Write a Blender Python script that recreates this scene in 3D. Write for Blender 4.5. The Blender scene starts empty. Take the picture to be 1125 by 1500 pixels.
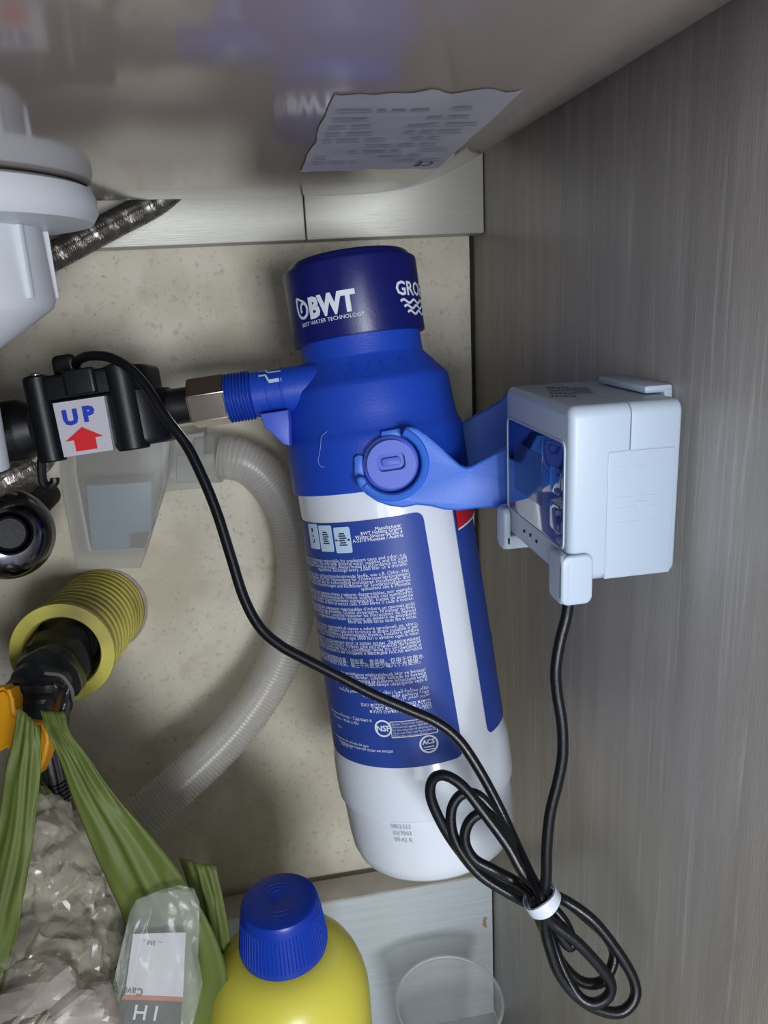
import bpy, bmesh, math, random
from mathutils import Vector, Matrix, noise
random.seed(4)
PI = math.pi
S = bpy.context.scene
COL = S.collection

# ------------------------------------------------------------------ camera
F = 1127.0                                   # focal length in pixels of a 1125 x 1500 frame
HZ = 0.590                                   # camera height above the cabinet floor
_d = Vector((-202.5, -312.0, F)).normalized()      # direction of the cabinet's depth in camera axes
_sl = .0174
_vy = -(_d.x*(138-150*_sl) + _d.z*F)/(_d.x*_sl + _d.y)
_V = Vector((138+_sl*(_vy-150), _vy, F)).normalized()
_X = _V.cross(_d)
if _X.x < 0: _X = -_X
RM = Matrix((_X, _d, -_V))                   # camera axes (right, down, forward) -> world
CAM = Vector((0, 0, HZ))
cd = bpy.data.cameras.new('camera'); cam = bpy.data.objects.new('camera', cd); COL.objects.link(cam)
cd.sensor_fit = 'VERTICAL'; cd.sensor_height = 36; cd.lens = F/1500*36; cd.clip_start = .005
cr, cdn, cf = RM @ Vector((1,0,0)), RM @ Vector((0,1,0)), RM @ Vector((0,0,1))
cam.matrix_world = Matrix(((cr.x,-cdn.x,-cf.x,0),(cr.y,-cdn.y,-cf.y,0),(cr.z,-cdn.z,-cf.z,HZ),(0,0,0,1)))
S.camera = cam

# ------------------------------------------------------------------ light and exposure
S.view_settings.view_transform = 'Standard'; S.view_settings.look = 'None'
S.view_settings.exposure = 0.0; S.view_settings.gamma = 1.0; S.view_settings.use_curve_mapping = False
W = bpy.data.worlds.new('room'); S.world = W; W.use_nodes = True
W.node_tree.nodes['Background'].inputs[0].default_value = (.80,.86,1,1)
W.node_tree.nodes['Background'].inputs[1].default_value = .76
def area(name, loc, target, sx, sy, power, col):
    l = bpy.data.lights.new(name, 'AREA'); l.shape = 'RECTANGLE'; l.size = sx; l.size_y = sy; l.energy = power; l.color = col
    o = bpy.data.objects.new(name, l); COL.objects.link(o); o.location = loc
    o.rotation_euler = (Vector(target)-Vector(loc)).to_track_quat('-Z','Y').to_euler()
    o['kind'] = 'helper'
    return o
area('window_daylight', (.16,-.85,HZ-.10), (.04,.45,HZ-.14), .26, .26, 9.2, (.92,.96,1))
area('panel_fill', (-.60,-1.25,HZ-.05), (.10,.35,HZ-.2), .8, .8, 12.0, (.88,.94,1))  # added fill from the left, brightens the right panel

# ------------------------------------------------------------------ helpers
def at(u, v, Y=None, X=None, Z=None, zc=None):
    w = RM @ Vector((u-562.5, v-750, F))
    if zc is not None: t = zc/F
    elif Y is not None: t = Y/w.y
    elif X is not None: t = X/w.x
    else: t = (Z-HZ)/w.z
    return CAM + w*t
def lin(c):
    return tuple((x/12.92 if x <= .04045 else ((x+.055)/1.055)**2.4) for x in (k/255 for k in c))
MATS = {}
def mat(name, rgb, rough=.5, metal=0, var=0, scale=30, coat=0, bump=0, bscale=200, spec=.5, clear=0, trans=0, stretch=None, rgb2=None, ior=1.45, sss=0, lo=.35, hi=.65, detail=4):
    if name in MATS: return MATS[name]
    m = bpy.data.materials.new(name); m.use_nodes = True; nt = m.node_tree; N = nt.nodes; L = nt.links
    b = N['Principled BSDF']; c = lin(rgb)
    b.inputs['Base Color'].default_value = (*c,1); b.inputs['Roughness'].default_value = rough; b.inputs['Metallic'].default_value = metal
    b.inputs['Coat Weight'].default_value = coat; b.inputs['Specular IOR Level'].default_value = spec
    b.inputs['Transmission Weight'].default_value = trans; b.inputs['IOR'].default_value = ior
    if coat: b.inputs['Coat Roughness'].default_value = .08
    if sss: b.inputs['Subsurface Weight'].default_value = sss; b.inputs['Subsurface Radius'].default_value = (.01,.01,.01); b.inputs['Subsurface Scale'].default_value = .5
    tc = N.new('ShaderNodeTexCoord'); mp = N.new('ShaderNodeMapping'); L.new(tc.outputs['Object'], mp.inputs[0])
    if stretch: mp.inputs['Scale'].default_value = stretch
    if var or rgb2:
        nz = N.new('ShaderNodeTexNoise'); nz.inputs['Scale'].default_value = scale; nz.inputs['Detail'].default_value = detail; L.new(mp.outputs[0], nz.inputs['Vector'])
        cr_ = N.new('ShaderNodeValToRGB'); L.new(nz.outputs[0], cr_.inputs[0])
        c2 = lin(rgb2) if rgb2 else tuple(x*(1-var) for x in c)
        cr_.color_ramp.elements[0].position = lo; cr_.color_ramp.elements[1].position = hi
        cr_.color_ramp.elements[0].color = (*c2,1); cr_.color_ramp.elements[1].color = (*c,1)
        L.new(cr_.outputs[0], b.inputs['Base Color'])
    if bump:
        n2 = N.new('ShaderNodeTexNoise'); n2.inputs['Scale'].default_value = bscale; n2.inputs['Detail'].default_value = 5; L.new(mp.outputs[0], n2.inputs['Vector'])
        bp = N.new('ShaderNodeBump'); bp.inputs['Strength'].default_value = bump; bp.inputs['Distance'].default_value = .001
        L.new(n2.outputs[0], bp.inputs['Height']); L.new(bp.outputs[0], b.inputs['Normal'])
    if clear:
        tr = N.new('ShaderNodeBsdfTransparent'); mx = N.new('ShaderNodeMixShader'); mx.inputs[0].default_value = clear
        L.new(b.outputs[0], mx.inputs[1]); L.new(tr.outputs[0], mx.inputs[2]); L.new(mx.outputs[0], N['Material Output'].inputs[0])
    MATS[name] = m
    return m
def link(name, me, m, parent=None, smooth=35):
    if m is not None:
        me.materials.clear(); me.materials.append(m)
    if smooth:
        me.shade_smooth(); me.set_sharp_from_angle(angle=math.radians(smooth))
    o = bpy.data.objects.new(name, me); COL.objects.link(o)
    if parent: o.parent = parent
    return o
def fin(name, bm, m, parent=None, smooth=35, M=None):
    if M is not None: bm.transform(M)
    bmesh.ops.recalc_face_normals(bm, faces=bm.faces[:])
    me = bpy.data.meshes.new(name); bm.to_mesh(me); bm.free()
    return link(name, me, m, parent, smooth)
def thing(name, label, cat, M=None, group=None):
    o = bpy.data.objects.new(name, None); COL.objects.link(o); o.empty_display_size = .02
    if M is not None: o.matrix_world = M if isinstance(M, Matrix) else Matrix.Translation(M)
    return tag(o, label, cat, group)
def tag(o, label, cat, group=None):
    o['label'] = label; o['category'] = cat
    if group: o['group'] = group
    return o
def struct(o): o['kind'] = 'structure'; return o
def loops_bm(loops, close=True, cap0=True, cap1=True, bm=None):
    bm = bm or bmesh.new(); vs = [[bm.verts.new(p) for p in lp] for lp in loops]
    for a, b in zip(vs, vs[1:]):
        n = len(a)
        for i in range(n if close else n-1):
            j = (i+1) % n
            bm.faces.new((a[i], a[j], b[j], b[i]))
    if cap0: bm.faces.new(vs[0][::-1])
    if cap1: bm.faces.new(vs[-1])
    return bm
def lathe(prof, seg=48, cap0=True, cap1=True, bm=None, M=None):
    lp = [[Vector((r*math.cos(2*PI*i/seg), r*math.sin(2*PI*i/seg), z)) for i in range(seg)] for r, z in prof]
    if M is not None: lp = [[M @ p for p in l] for l in lp]
    return loops_bm(lp, True, cap0, cap1, bm)
def axisM(p, q, up=None):
    """frame with origin p and z towards q"""
    z = (q-p).normalized(); x = (up or Vector((.3,.2,1))).cross(z).normalized(); y = z.cross(x)
    return Matrix(((x.x,y.x,z.x,p.x),(x.y,y.y,z.y,p.y),(x.z,y.z,z.z,p.z),(0,0,0,1)))
def rrect(w, h, r, n=6, inset=0):
    w -= 2*inset; h -= 2*inset; r = max(r-inset, .00005); pts = []
    for cx, cy, a0 in ((w/2-r,h/2-r,0),(-w/2+r,h/2-r,90),(-w/2+r,-h/2+r,180),(w/2-r,-h/2+r,270)):
        for k in range(n+1):
            a = math.radians(a0+90*k/n); pts.append((cx+r*math.cos(a), cy+r*math.sin(a)))
    return pts
def rbox(w, h, r, d, b0=.001, b1=.001, n=6, bm=None, M=None, taper=0):
    """rounded rectangle w x h (xy) extruded along z 0..d with rounded ends"""
    st = []
    for k in range(5):
        a = PI/2*k/4; st.append((b0*(1-math.sin(a)), b0*(1-math.cos(a))))
    st = [(i, z) for i, z in st] + [(b1*(1-math.cos(PI/2*k/4)), d-b1+b1*math.sin(PI/2*k/4)) for k in range(5)]
    lp = [[Vector((x, y, z)) for x, y in rrect(w, h, r, n, i+taper*z)] for i, z in st]
    if M is not None: lp = [[M @ p for p in l] for l in lp]
    return loops_bm(lp, True, True, True, bm)
def box(x0, x1, y0, y1, z0, z1, bev=0, bm=None):
    b2 = bmesh.new(); bmesh.ops.create_cube(b2, size=1)
    for v in b2.verts: v.co = Vector(((x0+x1)/2+v.co.x*(x1-x0), (y0+y1)/2+v.co.y*(y1-y0), (z0+z1)/2+v.co.z*(z1-z0)))
    if bev: bmesh.ops.bevel(b2, geom=b2.edges[:], offset=bev, segments=2, affect='EDGES', profile=.5)
    if bm is None: return b2
    me = bpy.data.meshes.new('t'); b2.to_mesh(me); b2.free(); bm.from_mesh(me); bpy.data.meshes.remove(me)
    return bm
def prism(pts, y0, y1, bev=.0008, seg=2):
    """outline in local xz, extruded from y0 to y1"""
    bm = bmesh.new(); vs = [bm.verts.new((x, y0, z)) for x, z in pts]
    f = bm.faces.new(vs); r = bmesh.ops.extrude_face_region(bm, geom=[f])
    for v in r['geom']:
        if isinstance(v, bmesh.types.BMVert): v.co.y = y1
    if bev:
        es = [e for e in bm.edges if abs(e.verts[0].co.y-e.verts[1].co.y) < 1e-7]
        bmesh.ops.bevel(bm, geom=es, offset=bev, segments=seg, affect='EDGES', profile=.5, clamp_overlap=True)
    return bm
def spline(P, n=8):
    P = [Vector(p) for p in P]; Q = [P[0]*2-P[1]] + P + [P[-1]*2-P[-2]]; out = []
    for i in range(1, len(Q)-2):
        a, b, c, d = Q[i-1:i+3]
        for k in range(n):
            t = k/n
            out.append(.5*((2*b)+(c-a)*t+(2*a-5*b+4*c-d)*t*t+(3*b-a-3*c+d)*t**3))
    out.append(P[-1]); return out
def frames(pts):
    T = [(pts[min(i+1,len(pts)-1)]-pts[max(i-1,0)]).normalized() for i in range(len(pts))]
    n = T[0].orthogonal().normalized(); fr = []
    for t in T:
        n = (n - t*n.dot(t)).normalized(); fr.append((n, t.cross(n)))
    return fr
def tube(pts, r, seg=10, bm=None, cap=True):
    fr = frames(pts); lp = []
    for i, p in enumerate(pts):
        rr = r(i/(len(pts)-1)) if callable(r) else r
        lp.append([p + (fr[i][0]*math.cos(2*PI*k/seg)+fr[i][1]*math.sin(2*PI*k/seg))*rr for k in range(seg)])
    return loops_bm(lp, True, cap, cap, bm)
_tc = bpy.data.curves.new('glyphs', 'FONT'); _to = bpy.data.objects.new('glyphs', _tc); COL.objects.link(_to)
def text_bm(body, size, align='LEFT', fn=None, bm=None, bold=0, sx=1):
    _tc.body = body; _tc.size = size; _tc.align_x = align; _tc.offset = bold; _tc.resolution_u = 2
    bpy.context.view_layer.update()
    me = _to.evaluated_get(bpy.context.evaluated_depsgraph_get()).to_mesh()
    bm = bm or bmesh.new(); vs = [bm.verts.new(fn(v.co.x*sx, v.co.y)) for v in me.vertices]
    for p in me.polygons:
        try: bm.faces.new([vs[i] for i in p.vertices])
        except ValueError: pass
    _to.to_mesh_clear()
    return bm
def flat(pts_list, fn, bm=None):
    bm = bm or bmesh.new()
    for pts in pts_list: bm.faces.new([bm.verts.new(fn(*p)) for p in pts])
    return bm
def ring_pts(cx, cy, r, w, n=28):
    o = []
    for k in range(n):
        a, b = 2*PI*k/n, 2*PI*(k+1)/n
        o.append([(cx+r*math.cos(a),cy+r*math.sin(a)),(cx+r*math.cos(b),cy+r*math.sin(b)),(cx+(r-w)*math.cos(b),cy+(r-w)*math.sin(b)),(cx+(r-w)*math.cos(a),cy+(r-w)*math.sin(a))])
    return o
def stroke(line, w):
    o = []
    for (x0,y0),(x1,y1) in zip(line, line[1:]):
        dx, dy = x1-x0, y1-y0; l = math.hypot(dx,dy) or 1; nx, ny = -dy/l*w/2, dx/l*w/2
        o.append([(x0+nx,y0+ny),(x0-nx,y0-ny),(x1-nx,y1-ny),(x1+nx,y1+ny)])
    return o

# ------------------------------------------------------------------ materials
M_blue = mat('mid blue plastic', (26,68,182), .42, bump=.12, bscale=900)
M_navy = mat('dark blue satin plastic', (18,26,98), .33, bump=.06, bscale=900)
M_bracket = mat('bright blue plastic', (52,108,214), .42, bump=.08, bscale=900)
M_disc = mat('violet blue plastic', (70,96,202), .45)
M_bottle = mat('white glossy plastic', (222,228,238), .22, coat=.3)
M_label = mat('navy label print', (44,70,152), .44, spec=.35)
M_red = mat('red label print', (200,36,52), .34)
M_print = mat('white print', (222,228,240), .5)
M_pale = mat('pale blue print', (190,214,236), .5)
M_ink = mat('dark blue ink', (40,52,92), .5)
M_black = mat('black plastic', (15,17,22), .42, bump=.1, bscale=1200)
M_cable = mat('black rubber cable', (16,18,23), .30, bump=.1, bscale=1500)
M_nickel = mat('nickel plated metal', (200,186,176), .26, 1, bump=.05)
M_chrome = mat('dark chrome', (120,120,124), .16, 1)
M_steel = mat('steel braid', (176,172,166), .42, 1)
M_core = mat('dark hose core', (44,42,40), .7)
M_device = mat('pale grey device plastic', (184,198,214), .36, bump=.04, bscale=1500)
M_screen = mat('glossy dark display window', (14,26,66), .05, coat=1.0, spec=.8)
M_lcd = mat('display pixel area', (52,70,120), .12)
M_grey = mat('grey print', (120,130,150), .6)
M_tie = mat('white plastic tie', (215,222,236), .35)
M_ceramic = mat('glossy grey ceramic', (162,149,141), .09, coat=.2, var=.08, scale=5)
M_drain = mat('white polypropylene', (216,220,226), .38, sss=.1)
M_gasket = mat('dirty black rubber', (34,26,22), .8, var=.5, scale=120)
M_yellow = mat('yellow bottle plastic', (224,214,84), .30, sss=.15)
M_cap = mat('blue screw cap plastic', (16,56,168), .34)
M_sleeve = mat('dusty yellow sleeve plastic', (206,196,92), .50, rgb2=(150,140,78), scale=22, lo=.3, hi=.55)
M_tape = mat('black wrapped tape', (40,42,44), .32, bump=1.0, bscale=26)
M_lever = mat('orange yellow plastic', (226,158,22), .38)
M_green = mat('green bag film', (104,118,54), .55, bump=.10, bscale=60, var=.15, scale=25, stretch=(6,6,1), clear=.10)
M_film = mat('crumpled clear film', (208,201,182), .20, clear=.70, bump=.25, bscale=60, spec=.8)
M_film2 = mat('crumpled clear film dense', (204,192,180), .28, clear=.50, bump=.25, bscale=60, spec=.8)
M_sachet = mat('clear sachet film', (196,202,192), .2, clear=.74, bump=.7, bscale=60, spec=.8)
M_paper = mat('white paper', (214,212,220), .6)
M_orange = mat('orange print', (186,92,60), .5)
M_dark = mat('charcoal print', (30,28,32), .5)
M_clear = mat('clear cup plastic', (222,228,230), .12, clear=.72, spec=.8)
M_rim = mat('clear cup rim plastic', (226,232,234), .12, clear=.45, spec=.8)
M_hose = mat('translucent hose plastic', (206,202,196), .28, clear=.58, spec=.7)
M_rib = mat('translucent hose rib', (214,212,208), .30, clear=.58, spec=.7)
M_siphon = mat('translucent siphon plastic', (196,196,190), .32, clear=.62)
M_inner = mat('blue grey siphon insert', (122,144,164), .5)
M_white = mat('white painted board', (214,222,226), .42, var=.10, scale=14, stretch=(1,8,30))
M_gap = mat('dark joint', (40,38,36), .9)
M_stain = mat('ochre smear', (190,150,92), .6)
M_fibre = mat('pale fibre', (150,165,215), .7)

def wall_mat():
    m = mat('mottled plaster', (224,217,200), .75, rgb2=(196,188,168), scale=16, lo=.32, hi=.62, detail=9, bump=.35, bscale=70)
    nt = m.node_tree; N = nt.nodes; L = nt.links; b = N['Principled BSDF']
    src = b.inputs['Base Color'].links[0].from_socket
    tc = N.new('ShaderNodeTexCoord')
    def layer(src, scale, lo, hi, col, detail=6, dist=0):
        nz = N.new('ShaderNodeTexNoise'); nz.inputs['Scale'].default_value = scale; nz.inputs['Detail'].default_value = detail; nz.inputs['Distortion'].default_value = dist
        L.new(tc.outputs['Object'], nz.inputs['Vector'])
        r = N.new('ShaderNodeMapRange'); r.inputs['From Min'].default_value = lo; r.inputs['From Max'].default_value = hi; L.new(nz.outputs[0], r.inputs['Value'])
        mx = N.new('ShaderNodeMix'); mx.data_type = 'RGBA'; L.new(r.outputs[0], mx.inputs['Factor']); L.new(src, mx.inputs[6]); mx.inputs[7].default_value = (*lin(col),1)
        return mx.outputs[2]
    s = layer(src, 190, .58, .80, (186,178,158), 3)
    s = layer(s, 34, .56, .86, (190,180,158), 8, .6)
    s = layer(s, 420, .66, .84, (150,138,118), 2)
    L.new(s, b.inputs['Base Color'])
    return m
def wood_mat():
    m = mat('grey wood laminate', (190,184,177), .36, rgb2=(168,162,156), scale=10, stretch=(1,9,.7), lo=.3, hi=.7, detail=6, bump=.12, bscale=160)
    nt = m.node_tree; N = nt.nodes; L = nt.links; b = N['Principled BSDF']
    src = b.inputs['Base Color'].links[0].from_socket
    tc = N.new('ShaderNodeTexCoord'); mp = N.new('ShaderNodeMapping'); L.new(tc.outputs['Object'], mp.inputs[0]); mp.inputs['Scale'].default_value = (1,20,.75)
    mp.inputs['Rotation'].default_value = (math.radians(2),0,0)
    nz = N.new('ShaderNodeTexNoise'); nz.inputs['Scale'].default_value = 17; nz.inputs['Detail'].default_value = 3; nz.inputs['Distortion'].default_value = .5; L.new(mp.outputs[0], nz.inputs['Vector'])
    r = N.new('ShaderNodeMapRange'); r.inputs['From Min'].default_value = .56; r.inputs['From Max'].default_value = .72; r.inputs['To Max'].default_value = .55; L.new(nz.outputs[0], r.inputs['Value'])
    mx = N.new('ShaderNodeMix'); mx.data_type = 'RGBA'; L.new(r.outputs[0], mx.inputs['Factor']); L.new(src, mx.inputs[6]); mx.inputs[7].default_value = (*lin((216,213,209)),1)
    L.new(mx.outputs[2], b.inputs['Base Color'])
    return m
def metal_rail():
    m = mat('brushed pale laminate', (186,184,176), .42, metal=.25, var=.06, scale=30, stretch=(1.5,1,60), bump=.10, bscale=50)
    return m
M_wall, M_wood, M_rail = wall_mat(), wood_mat(), metal_rail()
M_floor = mat('grey cabinet floor laminate', (180,178,172), .45, var=.12, scale=12, stretch=(8,1,1))

# ------------------------------------------------------------------ setting
def zl_(): return .06
XW, YB = .1505, .520
struct(fin('wall_back', box(-.75, XW+.03, YB, YB+.03, -.02, .80), M_wall))
struct(fin('wall_right', box(XW, XW+.018, -.03, YB-.002, 0, .80, .0008), M_wood))
struct(fin('wall_left', box(-.70, -.682, -.03, YB-.002, 0, .80, .0008), M_wood))
struct(fin('floor', box(-.682, XW, -.03, YB-.001, -.018, 0), M_floor))
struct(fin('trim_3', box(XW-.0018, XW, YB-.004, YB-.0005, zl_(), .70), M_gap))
# unseen closed left door behind the camera, added to shade the left side
d1 = struct(fin('shade_door', box(-.681, -.075, -.052, -.034, .004, .80, .001), M_white))
# upper cross rail in two lengths, its bottom edge as in the photo
zr = at(430, 352.5, Y=.490).z
t1 = struct(fin('trim_1', box(-.681, -.681+.001, .4915, YB-.001, zr+.001, zr+.118), M_gap))
seam = at(447, 325, Y=.490).x
p = fin('rail_board', box(-.680, seam-.0003, .490, .514, zr, zr+.12, .0008), M_rail, t1)
p = fin('rail_board', box(seam+.0003, XW-.0005, .490, .514, zr, zr+.12, .0008), M_rail, t1)
# lower cross board
zl0 = at(535, 1312, Y=.490).z
t2 = struct(fin('trim_2', box(-.681, XW-.0008, .490, .512, .0005, zl0, .0012), M_white))
fin('edge_band', box(-.681, XW-.0008, .4895, .5125, zl0-.0008, zl0+.0012, .0004), mat('dusty grey board edge', (196,190,182), .7, var=.2, scale=40), t2)
c = at(711, 1351, Y=.4895); bm = bmesh.new()
for k in range(5):
    a = Vector((c.x-.001*(k%2), .4893, c.z+.0035-.0018*k)); lathe([(.0002,0),(.0014-.0002*(k%3),.0003),(.0004,.0007)], 8, bm=bm, M=axisM(a, a+Vector((0,-1,0))))
fin('smear', bm, M_stain, t2)

# ------------------------------------------------------------------ ceramic sink
zs = HZ+.0435
SKM = Matrix.Translation(Vector((-.05,.2,zs))) @ Matrix.Rotation(.012,4,'Y')
sk = thing('sink', 'glossy grey ceramic sink bowl seen from underneath at the top', 'sink', SKM)
SKI = SKM.inverted()
lp = []
x0, x1, y0, y1 = -.62, XW-.0030, -.10, .4800
A_, AB_, B_ = .076, .112, .0388
for k in range(19):
    t = 1-(1-k/18)**1.6; ia = A_*(1-t); h = 1-(1-t**1.16)**(1/1.16); z = B_*h
    ib = AB_*(1-(1-(1-h)**1.45)**(1/1.45))
    lp.append([Vector(((x0+x1)/2+.05+x, (y0+y1)/2-.2+y+(ia-ib)/2, z)) for x, y in rrect(x1-x0-2*ia, y1-y0-ia-ib, .075-.045*(1-t), 10)])
lp.append([p+Vector((0,0,.14)) for p in lp[-1]])
bm = loops_bm(lp, True, True, True)
fin('bowl', bm, M_ceramic, sk, 40)
# paper sticker glued to the underside
def under(u, v):                              # point of the flat underside seen at a pixel
    o = SKI @ CAM; w = SKI.to_3x3() @ (RM @ Vector((u-562.5, v-750, F))); return o+w*(-o.z/w.z)
q = [under(440,250), under(642,244), under(768,128), under(490,136)]
def stk(s, t, h=.0004):
    p = (q[0]*(1-s)+q[1]*s)*(1-t) + (q[3]*(1-s)+q[2]*s)*t
    return p+Vector((0,0,-h))
def grid_bm(fn, n, m):
    return loops_bm([[fn(i/n, j/m) for i in range(n+1)] for j in range(m+1)], False, False, False)
st = fin('paper_sticker', grid_bm(lambda s,t: stk(s+.02*noise.noise(Vector((s*4,t*5,1)))*(1 if s in (0,1) else 0)*2, t+.05*noise.noise(Vector((s*7,t*3,2)))*(1 if t in (0,1) else 0), .0004+.0006*max(0,noise.noise(Vector((s*3,t*3,7))))), 24, 10), mat('grey white sticker paper', (182,180,186), .5, var=.14, scale=45), sk, 0)
bm = bmesh.new()
for j in range(9):
    s = .05
    for k in range(6):
        w = random.uniform(.05,.2)
        if s+w > .95: break
        if random.random() < .8: flat([[(s,.18+j*.085),(s+w,.18+j*.085),(s+w,.20+j*.085),(s,.20+j*.085)]], lambda a,b: stk(a,b,.0012), bm)
        s += w+.03
fin('printed_rows', bm, mat('faded blue grey ink', (146,146,162), .6), st, 0)
bm = text_bm('CE', .13, 'LEFT', lambda x,y: stk(.92-x*.85, .16-y, .0008))
bm = text_bm('ARENIMET', .08, 'LEFT', lambda x,y: stk(.50-x*.8, .10-y, .0008), bm) if False else bm
fin('printed_mark', bm, M_dark, st, 0)

# drain under the sink
DC = Vector((-.114,.320,HZ))
dr = thing('drain_fitting', 'large white plastic sink drain with wide flange at upper left', 'drain', DC)
fin('gasket', lathe([(.052,.0462),(.0590,.0460),(.0596,.0432),(.052,.0432)], 64), M_gasket, dr)
fin('flange', lathe([(.040,.0435),(.0585,.0435),(.0612,.042),(.0622,.039),(.0622,.034),(.0600,.0305),(.050,.029),(.040,.029)], 64), M_drain, dr)
fin('body', lathe([(.0400,.031),(.0410,.030),(.0420,.003),(.0408,.0),(.028,-.0085),(.017,-.0150),(.0155,-.030),(.015,-.060)], 64), M_drain, dr)
rbm = None
for k in range(8):
    if rbm is None:
        o = fin('rib', box(.0405,.0435,-.0012,.0012,.004,.029,.0004), M_drain, dr); rbm = o
    else:
        o = rbm.copy(); COL.objects.link(o); o.parent = dr
    o.rotation_euler = (0,0,2*PI*k/8+.35)

# ------------------------------------------------------------------ braided hoses
def braided(name, pts, r, label):
    P = spline(pts, 12); mid = P[len(P)//2]
    t = thing(name, label, 'hose', mid, 'braided steel hoses')
    P = [p-mid for p in P]
    fin('hose_core', tube(P, r*.9, 16), M_core, t)
    L = sum((b-a).length for a,b in zip(P,P[1:])); n = max(20, int(L/.0009)); 
    Q = []
    for i in range(n+1):
        f = i/n*(len(P)-1); j = min(int(f), len(P)-2); Q.append(P[j].lerp(P[j+1], f-j))
    fr = frames(Q); bm = bmesh.new(); turns = L/.016
    for s in (1,-1):
        for h in range(12):
            line = []
            for i, q_ in enumerate(Q):
                a = s*2*PI*turns*i/n + 2*PI*h/12
                line.append(q_+(fr[i][0]*math.cos(a)+fr[i][1]*math.sin(a))*(r*(.97+.04*math.sin(a*6+(0 if s>0 else PI)))))
            tube(line, r*.095, 4, bm)
    o = fin('steel_braid', bm, M_steel, t); o['kind'] = 'stuff'
    return t
braided('braided_hose', [at(262,268,Y=.468), at(225,298,Y=.462), at(160,332,Y=.45), at(85,372,Y=.435), at(-20,425,Y=.42), at(-110,475,Y=.42), at(-330,600,Y=.42), at(-620,760,Y=.42)], .0066, 'braided steel hose running down from the sink back behind the white drain')
braided('braided_hose', [at(52,648,Y=YB-.002), at(62,652,Y=.475), at(58,676,Y=.436), at(0,706,Y=.42), at(-70,742,Y=.41), at(-300,860,Y=.41), at(-620,1020,Y=.41)], .0064, 'braided steel hose end below the black flow sensor at the left edge')

# ------------------------------------------------------------------ water filter
dn = RM @ Vector((.151,1,.14)).normalized()
xl = RM @ Vector((1,-.151,0)).normalized(); zl = -dn
xl = (xl - zl*xl.dot(zl)).normalized(); yl = zl.cross(xl)
P0 = at(567,762,zc=.406)
def axis_hit(v):
    c0 = Vector((4.5,12,F))*(.406/F); d0 = Vector((.151,1,.14)).normalized(); k = (v-750)/F
    s = (k*c0.z-c0.y)/(d0.y-k*d0.z); return s, c0.z+s*d0.z
SB = axis_hit(1224)[0]
FO = P0+dn*SB
FM = Matrix(((xl.x,yl.x,zl.x,FO.x),(xl.y,yl.y,zl.y,FO.y),(xl.z,yl.z,zl.z,FO.z),(0,0,0,1)))
FI = FM.inverted()
def az(v): return SB-axis_hit(v)[0]
def ar(v, h): return h*axis_hit(v)[1]/F
def pr(*vh): return [(ar(v,h), az(v)) for v, h in vh]
def loc(u, v, y=0):
    """pixel -> local point on the plane y of the filter's frame"""
    o = FI @ CAM; w = FI.to_3x3() @ (RM @ Vector((u-562.5, v-750, F))); t = (y-o.y)/w.y; return o+w*t
def cyl(u, v, r):
    o = FI @ CAM; w = FI.to_3x3() @ (RM @ Vector((u-562.5, v-750, F)))
    a = w.x**2+w.y**2; b = 2*(o.x*w.x+o.y*w.y); c = o.x**2+o.y**2-r*r; D = b*b-4*a*c
    t = (-b-math.sqrt(max(D,0)))/(2*a); p = o+w*t
    return math.atan2(p.x,-p.y), p.z
def onc(phi, z, r): return Vector((r*math.sin(phi), -r*math.cos(phi), z))

wf = thing('water_filter', 'blue and white water filter cartridge hanging in the blue bracket', 'water filter', FM)
fin('cartridge', lathe(pr((1228,96),(1226,104),(1219,112),(1205,117.5),(1185,120),(1150,121.5),(1138,122),(1134,126.5),(1125,127.5),(1100,128),(1085,128),(1074,127),(1066,124.5),(1017,124),(900,123),(800,121.8),(770,121.8),(715,123),(690,123)), 96), M_bottle, wf)
fin('filter_head', lathe(pr((703,122),(703,128.5),(699,129.3),(640,129.5),(632,128.5),(627,126),(622,124),(600,122),(566,120),(561,118.5),(556,114),(526,89),(523,88.5),(495,88.5)), 96), M_blue, wf)
fin('cap', lathe(pr((497.5,88),(497,95.5),(495,96.2),(396,98),(393,97.6),(391.8,96.6),(391,92),(388,90.5),(383,87.5),(381,85),(380,80),(380,40)), 96), M_navy, wf)
# grooves / lettering embossed on the shoulder
rc = ar(450,97)
ph0, z0 = cyl(453,463,rc); ph1, z1 = cyl(516,455,rc); hgt = az(432)-az(462)
bm = bmesh.new()
pa, za = cyl(455,466,rc); pb, zb = cyl(518,457,rc); wd = (pb-pa)*rc
def fcap(x, y, r=rc+.0003): return onc(pa+x/r, za+y, r)
_w = .0265
text_bm('BWT', .0129, 'LEFT', lambda x,y: fcap(x*wd/_w, y), bm, bold=.0007)
mx = max(v.co.x for v in bm.verts)
# drop emblem
dc = (-.0042, .0042)
dl = [(-.0036,.0064),(-.0041,.0025),(-.0037,-.0005),(-.0022,-.0028),(.0002,-.0034),(.0024,-.0022),(.0031,.0002),(.0024,.0026),(.0008,.0034),(-.0008,.0026),(-.0014,.0008),(-.0008,-.0008)]
dl = [(p.x,p.y) for p in spline([Vector((x,y,0)) for x,y in dl],4)]
d2 = [(p.x,p.y) for p in spline([Vector((x,y,0)) for x,y in ((-.0036,.0064),(-.0008,.0050),(.0018,.0036),(.0028,.0018))],4)]
flat(stroke(dl,.0014)+stroke(d2,.0010), lambda x,y: fcap(dc[0]+x, dc[1]+y), bm)
text_bm('BEST WATER TECHNOLOGY', .0026, 'LEFT', lambda x,y: fcap(-.0065+x*1.02, y-.0033-(x*.0)), bm)
fin('maker_print', bm, M_print, wf, 0)
bm = bmesh.new(); pg, zg = cyl(580,432,rc)
text_bm('GROHE', .0092, 'LEFT', lambda x,y: onc(pg+x/rc*1.05, zg+y, rc+.0003), bm, bold=.00022)
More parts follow.
